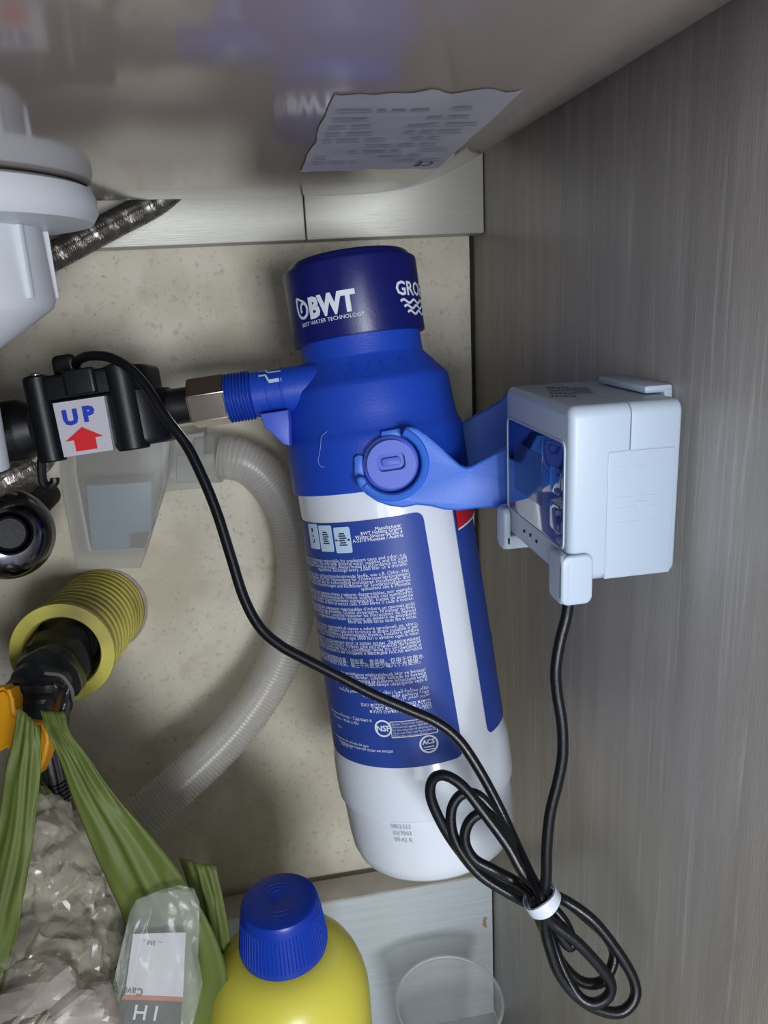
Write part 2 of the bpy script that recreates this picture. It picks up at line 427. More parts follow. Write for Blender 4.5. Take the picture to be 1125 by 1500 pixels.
for k in range(3):
    line = [(.0022+.0020*k+.0004*i, -.0030-.0026*k+.0008*math.sin(i*.0004/.0082*2*PI)) for i in range(62-7*k)]
    flat(stroke(line, .0012), lambda x,y: onc(pg+x/rc, zg+y, rc+.0003), bm)
fin('brand_print', bm, M_print, wf, 0)
# embossed marks on the sloping shoulder
bm = bmesh.new(); rs0, zs0 = ar(556,114), az(556); rs1, zs1 = ar(526,89), az(526)
def shoulder(phi, t, h=.0003):
    r = rs0+(rs1-rs0)*t; return onc(phi, zs0+(zs1-zs0)*t, r+h)
for tx, ph in (('3',-.25),('/',0.02),('L',.2),('b',.48)):
    text_bm(tx, .0105, 'LEFT', lambda x,y: shoulder(ph+x/.036, .22+y/.0115*.75), bm)
fin('embossed_mark', bm, M_blue, wf, 0)
# inlet on the left
YI = -.017
zi = loc(420,571,YI).z; KI = (axis_hit(554.5)[1]+YI)/F
XM = Matrix(((0,0,-1,0),(0,1,0,YI),(1,0,0,zi),(0,0,0,1)))      # local z runs to the left (-x)
def px(d): return d*KI*1.011
fin('inlet_tube', lathe([(px(r),px(d)) for r,d in ((32,30),(32.5,118),(33.5,119),(33.5,121),(32.5,122),(31.5,140),(31.5,142),(33,143),(33,163),(30,166),(30,205))], 48, M=XM), M_blue, wf)
bm = bmesh.new()
for k in range(8):
    d = 166+k*4.7; lathe([(px(31),px(d)),(px(35.5),px(d+1.4)),(px(35.5),px(d+2.4)),(px(31),px(d+3.8))], 40, False, False, bm, XM)
th = fin('screw_thread', bm, M_blue, wf); th['kind'] = 'stuff'
bm = bmesh.new()
z1 = zi+px(32.2)
for a in (-.5,.05):
    flat(stroke([(-px(118),-.0012),(-px(136),-.0012),(-px(140),.001),(-px(150),.001)], .0008), lambda x,y: Vector((x, YI+y-.006+.006*a, zi+math.sqrt(max(1e-9,px(33)**2-(y-.006+.006*a)**2))+.0003)), bm)
fin('inlet_arrow', bm, M_pale, wf, 0)
# light blue wedge tab under the inlet
fin('head_tab', prism([(loc(u,v,-.022).x, loc(u,v,-.022).z) for u,v in ((384,606),(424,600),(426,618),(427,652),(418,650),(390,624))], -.030, .006, .0006), M_disc, wf)
# label panels
def panel(name, m, rngs, r, parent, n=26):
    """rngs: rows of (z, phi0, phi1)"""
    return fin(name, loops_bm([[onc(a+(b-a)*i/n, z, r) for i in range(n+1)] for z,a,b in rngs], False, False, False), m, parent, 60)
RL = ar(900,123)+.0009
def rad_at(z):                               # cartridge radius follows its slight taper
    t = (z-az(1066))/(az(715)-az(1066)); return (ar(1066,124.5)*(1-t)+ar(770,121.8)*t)+.0004
ptr, ztr = cyl(621,749,RL); pbr, zbr = cyl(678,1106,RL)
def panel2(name, m, z_top, z_bot, pl, prr, cr_, parent, corners='tb'):
    rows = []
    N_ = 30
    zs_ = [z_top-(z_top-z_bot)*k/N_ for k in range(N_+1)]
    for e in (.1,.3,.6,1): zs_ += [z_top-cr_*e*.999, z_bot+cr_*e*.999]
    for z in sorted(set(zs_)):
        t = (z-z_bot)/(z_top-z_bot); cut = 0
        if z_top-z < cr_: cut = cr_-math.sqrt(max(0,cr_**2-(cr_-(z_top-z))**2))
        if z-z_bot < cr_: cut = cr_-math.sqrt(max(0,cr_**2-(cr_-(z-z_bot))**2))
        a, b = pl(t), prr(t)
        if 'r' in corners: b -= cut/RL
        if 'l' in corners: a += cut/RL
        rows.append((z,a,b))
    n = 30
    return fin(name, loops_bm([[onc(a+(b-a)*i/n, z, rad_at(z)) for i in range(n+1)] for z,a,b in rows], False, False, False), m, parent, 60)
lb = panel2('rear_label', M_label, ztr, zbr, lambda t: -1.95, lambda t: pbr*(1-t)+ptr*t, .004, wf, 'r')
pl2t, zl2t = cyl(668,757,RL); pl2b, zl2b = cyl(713,1076,RL)
lf = panel2('front_label', M_label, ztr, zl2b, lambda t: pl2b*(1-t)+pl2t*t, lambda t: 2.6, .004, wf, 'l')
# red top of the front label with its curved white border
bm = bmesh.new(); pA, zA = cyl(671,777,RL)
def redz(ph): return zA+.0042*(ph-pA)/.6
n = 20
fin('red_band', loops_bm([[onc(pl2t+.004+(2.55-pl2t)*i/n, (redz(pl2t+(2.55-pl2t)*i/n)+.0008)*(1-j)+ (ztr+.0004)*j, RL+.0001) for i in range(n+1)] for j in (0,.5,1)], False, False, False), M_red, lf, 60)
fin('white_border', loops_bm([[onc(pl2t+.004+(2.55-pl2t)*i/n, redz(pl2t+(2.55-pl2t)*i/n)+.0009*j, RL+.0003) for i in range(n+1)] for j in (0,1)], False, False, False), M_print, lf, 60)
pE, zE = cyl(720,940,RL); pE = min(pE,1.35)
bm = flat(ring_pts(0,0,.0115,.0009,40), lambda x,y: onc(1.63+x/RL, zE+y*1.0, RL+.0006))
flat([[(-.006,-.003),(.006,-.003),(.006,.003),(-.006,.003)]], lambda x,y: onc(1.63+x/RL, zE+y, RL+.0006), bm)
fin('round_emblem', bm, M_print, lf, 0)
# print on the rear label
def T(bm, u, v, body, size, align='RIGHT', bold=0, sx=1, slope=0):
    a, z = cyl(u, v, RL)
    text_bm(body, size, align, lambda x,y: onc(a+x/RL, z+y+slope*x, rad_at(z+y)+.0003), bm, bold, sx)
def crop(x, y): return 420+x/3.214, 720+y/3.214
bm = bmesh.new()
for i, s in enumerate(('Manufacturer','BWT Holding GmbH','Walter-Simmer-Straße 4','A-5310 Mondsee / Austria')):
    u, v = crop(541+3.4*i, 166+i*15.5); T(bm, u, v, s, .00235, bold=.00003)
blocks = [
 ((565,303),14.6,['The filter unit reduces the content of substances responsible for unpleasant taste and odor, e.g.','chlorine. Food grade quality. Use only with drinking water supplies and for cold','water. Read installation manual provided. Always install in accordance to local','regulations. Exchange every 3.000 liter or 6 months.        ']),
 ((578,377),15.2,['Filtert und reduziert geruchs- und geschmacksstörende Stoffe, wie z.B. Chlor. Hat','Lebensmittelqualität. Nur zur Verwendung für Trinkwasserversorgungen','einsetzen. Bitte auch den im Lieferumfang enthaltenen Installations- und','Betriebshinweisen. örtlichen Bestimmungen und Richtlinien für Sanitärinstallationen','spätestens alle 6 Monate.                                               ']),
 ((592,463),14.8,['Reduce las sustancias que aportan olores y sabores desagradables, por ejemplo','cloro. Apto de calidad alimentaria. Utilizar solamente con suministros','de agua potable y funcionamiento suministrado. Instale de acuerdo','normativa local. Sustituir el filtro al menos cada 3.000 litros o cada 6 meses.']),
 ((604,533),15.0,['Réduit la quantité des substances responsables d’induire un mauvais goût','odeur. Filtre de 99,9% des bactéries. Qualité alimentaire. N’utiliser qu’avec','eau potable. IMPORTANT : toujours respecter les instructions du manuel','la réglementation locale en vigueur en matière de plomberie','filtre de 3000 litres tous les 6 mois.                          ']),
 ((618,625),15.0,['Riduce le sostanze responsabili di sapore e odore sgradevoli, es. cloro.','Qualità alimentare. Utilizzare solo con fornitura di acqua potabile e per','Leggere il manuale d’installazione e funzionamento fornito. Installare sempre','locale. Sostituire il filtro ogni 3000 litri o almeno ogni 6 mesi.            ']),
 ((630,695),15.2,['Сокращает количество веществ, ухудшающих вкус и запах воды. Задерживает','частицы. Пищевое. Использовать только для источников питьевой','воды. Обязательно ознакомьтесь с руководством по установке и','заменяйте необходимо произвести не позднее 6 месяцев после начала']),
 ((645,782),20,['减少水中的余氯。改善水的味道和气味物质的含量，例如氯。食品级。仅用于饮用水','请按照随附的安装和操作手册进行安装。每三千升或至少每六个月更换。']),
 ((654,842),15.2,['Klor gibi, istenmeyen tadın ve kokunun etkileyebilecek klor ve benzeri','maddeleri azaltır. %99,9999 unu filtreler. İçilebilir kalitede su kaynağı','sağlar. Lütfen montaj ve kullanım kılavuzuna uyun','değiştirin. Filtreyi her 3.000 litreye ulaştığında veya 6']),
 ((667,925),15.2,['ﻪﺤﺋﺍﺮﻟﺍﻭ ﻢﻌﻄﻟﺍ ﻦﻣ ﺺﻠﺨﺘﻟﺍ ﻡﺎﻈﻧ ﻩﺎﻴﻤﻟﺍ ﺔﺠﻟﺎﻌﻣ ﻡﺎﻈﻧ','ﺏﺮﺸﻟﺍ ﻩﺎﻴﻣ ﻊﻣ ﻂﻘﻓ ﻡﺪﺨﺘﺴﻳ ﺓﺩﻮﺟ','ﺮﺘﻟ ﻑﻻﺁ ﺔﺛﻼﺛ ﻞﻛ ﺮﺘﻠﻔﻟﺍ ﺮﻴﻴﻐﺗ']),
 ((677,985),15.2,['םעט תוללוכה תוטיש תחפומ תודיחי','ךרדמל תוימוקמ תונקתה בצומ','תוחפל םישדוח השיש לכ ףלחה']),
]
for (x, y), dp, lines in blocks:
    for i, s in enumerate(lines):
        u, v = crop(x+i*2.6, y+i*dp); T(bm, u, v, s.rstrip(), .00245 if x != 645 else .0027, bold=0, sx=1.0)
u, v = crop(405,1082); T(bm, u, v, 'Fabrique en Europe - Сделано в', .0023); u, v = crop(345,1096); T(bm, u, v, 'Prodotto - Made in EU', .0023)
u, v = crop(268,1112); T(bm, u, v, 'Filtro', .0018)
u, v = crop(392,1200); T(bm, u, v, 'Temperatura de entrada del agua', .0020); u, v = crop(505,1224); T(bm, u, v, 'Температура горячей воды на входе', .0020); u, v = crop(315,1208); T(bm, u, v, 'max. 30 °C', .0020)
fin('label_text', bm, M_print, lb, 0)
def badge(u, v, r, word, size, name, sub=None):
    a, z = cyl(u, v, RL); fn = lambda x,y: onc(a+x/RL, z+y, rad_at(z+y)+.0004)
    bm = flat(ring_pts(0,0,r,.0009,36), fn)
    text_bm(word, size, 'CENTER', lambda x,y: fn(x, y-size*.33+(.0012 if sub else 0)), bm, bold=.00012)
    for k in range(2 if sub else 0): flat([[(-.0024,-.0016-.0013*k),(.0024,-.0016-.0013*k),(.0024,-.0011-.0013*k),(-.0024,-.0011-.0013*k)]], fn, bm)
    fin(name, bm, M_print, lb, 0)
u, v = crop(457,1112); badge(u, v, .0044, 'NSF', .0042, 'round_badge')
u, v = crop(668,1184); badge(u, v, .0046, 'ACS', .0032, 'round_badge', 1)
a, z = cyl(*crop(598,1110), RL); w2, h2 = .0112, .0042
fn = lambda x,y: onc(a+x/RL, z+y, rad_at(z+y)+.0004)
bm = bmesh.new()
for x0_,x1_,y0_,y1_ in ((-w2,w2,h2-.0004,h2),(-w2,w2,-h2,-h2+.0004),(-w2,-w2+.0004,-h2,h2),(w2-.0004,w2,-h2,h2)):
    flat([[(x0_+(x1_-x0_)*k/8,y0_),(x0_+(x1_-x0_)*(k+1)/8,y0_),(x0_+(x1_-x0_)*(k+1)/8,y1_),(x0_+(x1_-x0_)*k/8,y1_)] for k in range(8)], fn, bm)
for i, s in enumerate(('System Tested and Certified by NSF','International against NSF/ANSI 42','for the reduction of chlorine, taste','Taste and Odor and Particulate Cl.','53 for the reduction of lead')):
    text_bm(s, .0017, 'LEFT', lambda x,y: fn(-w2+.0009+x*.86, y+h2-.0019-.00155*i), bm)
fin('certificate_box', bm, M_print, lb, 0)
# three pale icon cards
def card(x0c, x1c, yc, hc, kind):
    a, z = cyl(*crop((x0c+x1c)/2, yc), RL); a0, _ = cyl(*crop(x0c, yc), RL); a1, _ = cyl(*crop(x1c, yc), RL)
    w = abs(a1-a0)*RL*.90; h = hc/3.214*axis_hit(800)[1]/F
    fn = lambda x,y,o=.0004: onc(a+x/RL, z+y, rad_at(z+y)+o)
    pc = fin('icon_card', loops_bm([[fn((i/8-.5)*(w-2*(.0006,.0002,0)[min(2,j,8-j)]),((0,.03,.09,.3,.5,.7,.91,.97,1)[j]-.5)*h) for i in range(9)] for j in range(9)], False, False, False), M_pale, lb, 0)
    bm = bmesh.new()
    g = lambda x,y: fn(x,y,.0007)
    if kind < 2:
        for k in range(6): flat([[(-w*(.16+.05*(k%2)),.0028-.0011*k),(w*(.16+.05*(k%3)),.0028-.0011*k),(w*(.16+.05*(k%3)),.0034-.0011*k),(-w*(.16+.05*(k%2)),.0034-.0011*k)]], g, bm)
        if kind == 1:
            for s in (1,-1): flat([[(s*w*.27,.0001),(s*w*.36,.0001),(s*w*.36,.0008),(s*w*.46,0),(s*w*.36,-.0008),(s*w*.36,-.0002),(s*w*.27,-.0002)]], g, bm)
    else:
        flat(stroke([(0,.0042),(0,.0022)],.0012)+stroke([(-.0007,.0034),(.0007,.0034)],.0009)+stroke([(-.0006,.0002),(.0006,.0002)],.0008)+stroke([(-.0006,-.0028),(.0008,-.0028),(.0008,-.0012)],.0006), g, bm)
    fin('icon_print', bm, M_ink, pc, 0)
card(96,143,213,112,2); card(144,212,224,116,0); card(215,302,231,112,1)
# faded batch stamp on the base
bm = bmesh.new(); rb = ar(1150,121.6)
a, z = cyl(607,1234,rb*.985)
for i, s in enumerate(('0802323','02/7003','09:42 K')):
    text_bm(s, .0030, 'RIGHT', lambda x,y: onc(a+x/rb, z+.008-.0036*i+y, rb*.993+.0012), bm)
fin('batch_stamp', bm, mat('faint grey stamp', (168,172,184), .5), wf, 0)
# pivot boss with slot on the front of the head
pc_ = loc(573,679,-.0490); RD = 40.5*(.406-.049)/F
DM = Matrix(((1,0,0,pc_.x),(0,0,-1,-.038),(0,1,0,pc_.z),(0,0,0,1)))         # z towards the viewer
fin('pivot_disc', lathe([(RD,0),(RD,.0125),(RD-.0006,.0132),(RD-.0012,.0134),(.002,.0134)], 56, M=DM), M_disc, wf)
rd = wf
d0 = -.038-.0134
def rr_xz(cx, cz, w, h, r): return [(cx+x, cz+y) for x, y in rrect(w, h, r)]
s0 = loc(573,676,d0)
def ring_prism(o, i, y0, y1):
    n = len(o); lp = [[Vector((x,y,z)) for x,z in L_] for L_,y in ((i,y0),(i,y1),(o,y1),(o,y0))]
    return loops_bm(lp+[lp[0]], True, False, False)
k_ = (.406-.05)/F
# disc face with a real slot cut in it and a bar standing in the slot
face = [(pc_.x+(RD-.0012)*math.cos(a), pc_.z+(RD-.0012)*math.sin(a)) for a in [math.radians(45)+2*PI*k/28 for k in range(28)]]
slot = rr_xz(s0.x, s0.z, 40*k_, 25*k_, 8*k_)
slot = [(p[0]+(q_[0]-p[0])*t/8, p[1]+(q_[1]-p[1])*t/8) for p, q_ in zip(slot, slot[1:]+slot[:1]) for t in range(8 if math.hypot(q_[0]-p[0],q_[1]-p[1]) > 4*k_ else 1)]
def near_order(o, i):                         # pair every slot point with the rim point in its direction
    return [(s0.x+(max(.0001,RD-.0016))*math.cos(t)+(pc_.x-s0.x), pc_.z+(RD-.0016)*math.sin(t)) for t in [math.atan2(z-s0.z, x-s0.x) for x, z in i]]
outer = near_order(face, slot)
lp = [[Vector((x,d0+.0002,z)) for x,z in outer], [Vector((x,d0-.0030,z)) for x,z in outer], [Vector((x,d0-.0032,z)) for x,z in [(a*.97+c*.03, b*.97+d*.03) for (a,b),(c,d) in zip(outer,slot)]],
      [Vector((x,d0-.0032,z)) for x,z in slot], [Vector((x,d0+.0002,z)) for x,z in slot]]
fin('disc_face', loops_bm(lp, True, False, False), M_disc, wf)
fin('slot_bar', prism(rr_xz(s0.x,s0.z,27*k_,12*k_,4*k_), d0+.0004, d0-.0022, .0003), M_disc, wf)
for pts in (((558,632),(585,627),(588,630),(587,640),(562,643),(558,640)), ((519,670),(524,666),(532,667),(534,697),(521,700),(519,696))):
    fin('lug', prism([(loc(u,v,-.047).x, loc(u,v,-.047).z) for u,v in pts], -.0485, -.030, .0006), M_bracket, wf)
# loose pale fibre stuck on the head
R2 = ar(660,129.5)
for pts in (((470,650),(468,665),(466,675),(470,683),(476,684)), ((479,632),(471,640),(470,650))):
    P = [onc(*cyl(u,v,R2+.0005), R2+.0005) for u,v in pts]
    fin('fibre', tube(spline(P,5), .00012, 4), M_fibre, wf)

# ------------------------------------------------------------------ bracket
br = thing('filter_bracket', 'bright blue plastic yoke bracket holding the filter to the right wall', 'bracket', FM)
def arm(front):
    o1 = [(590,630),(596,625),(603,625),(612,628),(622,636),(650,660),(674,681),(682,684)] + ([(690,682),(722,665),(790,632),(842,606)] if front else [(684,660),(690,644),(722,624),(790,586),(842,556)])
    o2 = [(836,726),(790,733),(740,742),(700,744),(672,747),(650,746),(630,741),(610,739),(590,743),(572,741),(552,734),(537,724),(526,713),(522,704),(523,699),(529,697),(535,699)]
    cxp, cyp, rp = 573, 679, 43.5
    inner = [(cxp+rp*math.cos(math.radians(a)), cyp+rp*math.sin(math.radians(a))) for a in range(148,-74,-12)]
    y = -.053
    return [(loc(u,v,y).x, loc(u,v,y).z) for u,v in o1+o2+inner]
xwl = None
pts = arm(True)
def flare(bm):                                # keep the far end on the cabinet panel
    for v in bm.verts:
        w = FM @ v.co
        if w.x > XW-.002: v.co = FI @ Vector((XW-.002, w.y, w.z))
    return bm
fin('front_arm', flare(prism(pts, -.0555, -.0470, .0012, 3)), M_bracket, br)
# raised lip round the pivot
lip = []
for a in range(140,-72,-8):
    r_ = 50; u, v = 573+r_*math.cos(math.radians(a)), 679+r_*math.sin(math.radians(a)); lip.append(loc(u,v,-.0556))
fin('arm_lip', tube(lip, .0018, 8), M_bracket, br)
fin('rear_arm', flare(prism(arm(False), .0500, .0580, .0012, 3)), M_bracket, br)
ca = FM @ Vector((.06,-.05,loc(780,690,-.053).z)); cb = FM @ Vector((.06,.055,loc(780,690,-.053).z))
M_inv = FI
bm = box(XW-.006, XW-.0004, ca.y-.006, cb.y+.006, ca.z-.020, ca.z+.020, .001); bm.transform(FI)
fin('wall_plate', bm, M_bracket, br)

# ------------------------------------------------------------------ flow sensor
SM = FM @ Matrix.Translation(Vector((-px(430),YI,zi)))
fs = thing('flow_sensor', 'black plastic water flow sensor with UP sticker, screwed to the filter inlet', 'flow sensor', SM)
SI = SM.inverted()
def sl(u, v, y=0):
    p = FM @ loc(u, v, y+YI); return SI @ p
XS = Matrix(((0,0,-1,px(430)),(0,1,0,0),(1,0,0,0),(0,0,0,1)))
bm = lathe([(px(31),px(200)),(px(35.5),px(200)),(px(37),px(202)),(px(37),px(254)),(px(35),px(256)),(px(24),px(256))], 6, M=XS @ Matrix.Rotation(PI/6+.25,4,'Z'))
bmesh.ops.bevel(bm, geom=bm.edges[:], offset=.0005, segments=2, affect='EDGES', clamp_overlap=True)
fin('hex_nut', bm, M_nickel, fs, 25)
fin('outlet_pipe', lathe([(px(26),px(250)),(px(26),px(322)),(px(30),px(330))], 36, M=XS), M_black, fs)
fin('inlet_pipe', lathe([(px(34),px(480)),(px(42),px(496)),(px(44),px(500)),(px(44),px(560)),(px(47),px(566)),(px(47),px(660))], 36, M=XS), M_black, fs)
# housing: round turbine chamber, its lid and corner pillars
def sxz(u, v, y): p = sl(u,v,y); return (p.x, p.z)
hc0 = sl(140,660,0); hc1 = sl(128,577,0)
w_, d_ = px(176), px(120)
hx = (sl(58,620,-.02).x+sl(224,600,-.02).x)/2
zb, zt_ = sl(140,663,-.02).z, sl(140,578,-.02).z
HM = Matrix.Translation(Vector((hx,0,zb)))
fin('housing', rbox(w_, d_, px(44), zt_-zb, .0035, .0008, 8, M=HM), M_black, fs)
fin('lid', rbox(px(168), d_+px(8), px(40), px(34), .0006, .0022, 8, M=Matrix.Translation(Vector((hx-px(10),0,zt_+.0002)))), M_black, fs)
yf = -d_/2
for u0, u1, vb in ((40,80,672),(160,208,660)):
    xa, xb = sl(u0,620,-.022).x, sl(u1,620,-.022).x
    r_ = (xb-xa)/2
    fin('corner_pillar', lathe([(r_*.9,zb-px(4)),(r_,zb-px(2)),(r_,zt_),(r_*1.02,zt_+px(34)),(r_*.8,zt_+px(37)),(r_*.2,zt_+px(37))], 28, M=Matrix.Translation(Vector(((xa+xb)/2,yf+r_*.6,0)))), M_black, fs)
    fin('screw_head', lathe([(r_*.55,zt_+px(36)),(r_*.55,zt_+px(39)),(r_*.4,zt_+px(41)),(.0003,zt_+px(41))], 16, M=Matrix.Translation(Vector(((xa+xb)/2,yf+r_*.6,0)))), M_nickel, fs)
gl = sl(108,548,0); fin('cable_gland', rbox(px(34), px(30), px(8), px(30), .0005, .003, M=Matrix.Translation(Vector((gl.x-.001,-.004,zt_+px(34))))), M_black, fs)
fin('lid_block', rbox(px(44), px(20), px(6), px(34), .0005, .001, M=Matrix.Translation(Vector((sl(120,560,-.02).x,yf-px(2),zt_+px(3))))), M_black, fs)
# sticker plate with the word UP and the red arrow
ys = yf-.0032
s4 = [sl(u,v,ys) for u,v in ((77,591),(152,580),(166,659),(94,670))]
def stp(s, t, h=0):
    p = (s4[0]*(1-s)+s4[1]*s)*(1-t)+(s4[3]*(1-s)+s4[2]*s)*t; return Vector((p.x, ys-h, p.z))
bm = bmesh.new(); bm.faces.new([bm.verts.new(stp(s,t)) for s,t in ((0,0),(0,1),(1,1),(1,0))])
r = bmesh.ops.extrude_face_region(bm, geom=bm.faces[:])
for v in r['geom']:
    if isinstance(v, bmesh.types.BMVert): v.co.y = yf+.002
fin('sticker', bm, mat('satin silver sticker', (196,192,202), .35), fs, 0)
bm = text_bm('U', .42, 'LEFT', lambda x,y: stp(.14+x*1.0, .42-y*.86, .0004), bold=.026)
text_bm('P', .42, 'LEFT', lambda x,y: stp(.54+x*1.0, .40-y*.86, .0004), bm, bold=.026)
fin('letter', bm, mat('blue ink', (30,60,180), .5), fs, 0)
bm = flat([[(.47,.50),(.86,.72),(.70,.72),(.70,.93),(.27,.93),(.27,.72),(.10,.72)]], lambda s,t: stp(s,t,.0004))
fin('arrow', bm, mat('red ink', (214,34,40), .5), fs, 0)
hk = [sl(u,v,-.005) for u,v in ((62,655),(61,690),(64,708),(72,713),(80,706),(80,700))]
fin('hook', tube(spline(hk,6), .0022, 10), M_black, fs)

# ------------------------------------------------------------------ display unit and its holder
XR = XW-.0042
pn = at(994,725,X=XR); YN = pn.y
XL = at(834,725,Y=YN).x
YFAR = at(741,690,X=XL).y
ZT = at(838,597,Y=YN).z; ZBt = at(828,858,Y=YN).z
XSM = at(924,640,Y=YN).x
du = thing('display_unit', 'pale grey box display unit clipped on the right wall', 'display', Vector(((XL+XR)/2,(YN+YFAR)/2,ZBt)))
DU = Vector(((XL+XR)/2,(YN+YFAR)/2,ZBt))
wy, hz = YFAR-YN, ZT-ZBt
def XMat(x, y, z):          # prism axis z -> world -x (towards the left), local x -> world y, local y -> z
    return Matrix(((0,0,-1,x-DU.x),(1,0,0,y-DU.y),(0,1,0,z-DU.z),(0,0,0,1)))
ym, zm = (YN+YFAR)/2, (ZT+ZBt)/2
fin('front_shell', rbox(wy, hz, .0042, XSM-XL-.00015, .0004, .0028, M=XMat(XSM-.00015, ym, zm)), M_device, du)
fin('rear_shell', rbox(wy, hz, .0042, XR-XSM-.00015, .0016, .0004, M=XMat(XR, ym, zm)), M_device, du)
# window on the left face
wa, wb = at(745,613,X=XL), at(825,802,X=XL)
wz1, wz0 = at(745,614,X=XL).z, at(745,741,X=XL).z
wy0, wy1 = at(827,690,X=XL).y, at(745,680,X=XL).y
wz1 = (at(745,614,X=XL).z+at(827,648,X=XL).z)/2; wz0 = (at(745,741,X=XL).z+at(820,800,X=XL).z)/2
bz = fin('window_bezel', ring_prism(*[[(x+(wy0+wy1)/2-DU.y, y+(wz0+wz1)/2-DU.z) for x,y in rrect(wy1-wy0+k, wz1-wz0+k, .003)] for k in (.0016,0)], 0, .0005), M_device, du)
bz.data.transform(Matrix(((0,-1,0,XL-DU.x),(1,0,0,0),(0,0,1,0),(0,0,0,1))))
fin('screen', rbox(wy1-wy0, wz1-wz0, .0026, .0008, .0001, .0002, M=XMat(XL+.0005,(wy0+wy1)/2,(wz0+wz1)/2)), M_screen, du)
fin('screen_segment', rbox((wy1-wy0)*.52, (wz1-wz0)*.52, .0003, .0009, .0001, .0001, M=XMat(XL+.00045,wy1-(wy1-wy0)*.40,(wz0+wz1)/2+.001)), M_lcd, du)
for k in range(2):
    fin('key_frame', rbox((wy1-wy0)*.16, (wz1-wz0)*.26, .002, .0010, .0001, .0002, M=XMat(XL+.00045,wy0+(wy1-wy0)*.12,wz0+(wz1-wz0)*(.62-.36*k))), M_screen, du)
bm = bmesh.new()
for (u,v) in ((768,778),(777,784),(786,793)):
    p = at(u,v,X=XL-.0001); lathe([(.0007,-.0006),(.0007,.0003),(.0001,.0003)], 12, bm=bm, M=axisM(p-DU, p-DU+Vector((-1,0,0))))
fin('indicator_hole', bm, M_gap, du)
# battery door on the near face
pa_, pb_ = at(890,660,Y=YN), at(986,850,Y=YN)
NM = lambda x, y, z: Matrix(((1,0,0,x-DU.x),(0,0,-1,y-DU.y),(0,1,0,z-DU.z),(0,0,0,1)))
zdb = ZBt+.0012
dx0, dx1, dz0, dz1 = at(888,750,Y=YN).x, at(984,750,Y=YN).x, zdb, at(930,659,Y=YN).z
fin('door_groove', rbox(dx1-dx0+.0006, dz1-dz0+.0006, .0008, .0004, .0001, .0001, M=NM((dx0+dx1)/2, YN+.0003, (dz0+dz1)/2)), M_device, du)
bd = fin('battery_door', rbox(dx1-dx0, dz1-dz0, .0007, .0008, .0001, .0003, M=NM((dx0+dx1)/2, YN+.0004, (dz0+dz1)/2)), M_device, du)
bm = bmesh.new()
for vv, w in ((682,.62),(727,.9),(742,.9),(763,.9)):
    z = at(925,vv,Y=YN).z-DU.z; box(dx0+.003-DU.x, dx0+.003+(dx1-dx0)*w*.7-DU.x, YN-.0005-DU.y, YN-.0002-DU.y, z-.0001, z+.0001, 0, bm)
zc_ = at(930,745,Y=YN).z-DU.z; xc_ = (dx0+dx1)/2-DU.x
flat([[(-.003,.0028),(.003,.0028),(0,-.0028)]], lambda x,y: Vector((xc_+x, YN-.00055-DU.y, zc_+y)), bm)
fin('door_mark', bm, M_device, bd, 0)
# printed data sticker on the top
tz = ZT-DU.z+.0003
bm = bmesh.new(); random.seed(9)
tp = lambda u,v: at(u,v,Z=ZT)
o_, ex, ey = tp(808,584), tp(880,584)-tp(808,584), tp(800,567)-tp(808,584)
def ts(s,t): p = o_+ex*s+ey*t; return Vector((p.x-DU.x, p.y-DU.y, tz))
for j in range(4):
    s = 0
    while s < .5:
        w = random.uniform(.04,.1); flat([[(s,.12+.24*j),(s+w,.12+.24*j),(s+w,.22+.24*j),(s,.22+.24*j)]], ts, bm); s += w+.03
for k in range(16): flat([[(.56+.024*k,.4),(.56+.024*k+(.008 if k%3 else .016),.4),(.56+.024*k+(.008 if k%3 else .016),.95),(.56+.024*k,.95)]], ts, bm)
fin('printed_data', bm, M_grey, du, 0)
# holder
ho = thing('wall_holder', 'pale grey clip holder on the right wall gripping the display box', 'holder', Vector((XW,ym,ZBt)))
HO = Vector((XW,ym,ZBt))
fin('back_plate', box(XR+.0002-HO.x, -.0003, -wy*.30, wy*.42, .002, hz+.002, .0012), M_device, ho)
def lipbox(name, x0, x1, y0, y1, z0, z1, b): return fin(name, box(x0-HO.x, x1-HO.x, y0-HO.y, y1-HO.y, z0-HO.z, z1-HO.z, b), M_device, ho)
# near bottom corner grip: outer U around the corner
g0, g1 = at(805,840,Y=YN-.0022), at(869,880,Y=YN-.0022)
gx0, gx1 = XL-.0034, at(869,845,Y=YN-.0024).x
gz1, gz0 = at(868,812,Y=YN-.0024).z, at(868,884,Y=YN-.0024).z
ge = at(806,845,X=gx0).y
def corner_grip(name, yn, yf):
    w = yf-yn
    bm = rbox(w, gz1-gz0, .0032, XL-.0004-gx0, .0004, .0012, M=Matrix(((0,0,-1,XL-.0004-HO.x),(1,0,0,(yn+yf)/2-HO.y),(0,1,0,(gz0+gz1)/2-HO.z),(0,0,0,1))))
    return bm
ny = YN-.0026
bm = corner_grip('', ny, ny+.013)
rbox(gx1-gx0, gz1-gz0, .0030, .0022, .0004, .0010, bm=bm, M=Matrix(((1,0,0,(gx0+gx1)/2-HO.x),(0,0,-1,YN-.0003-HO.y),(0,1,0,(gz0+gz1)/2-HO.z),(0,0,0,1))))
box(gx0+.001-HO.x, gx1-.001-HO.x, ny+.001-HO.y, ny+.013-HO.y, gz0+.0006-HO.z, ZBt-.0003-HO.z, .0008, bm)
box(gx0+.006-HO.x, XR+.003-HO.x, ny+.015-HO.y, ny+.021-HO.y, ZBt-.0016-HO.z, ZBt-.0003-HO.z, .0004, bm)
fin('bottom_grip', bm, M_device, ho)
fy = at(728,765,X=gx0).y
bm = corner_grip('', fy-.010, fy)
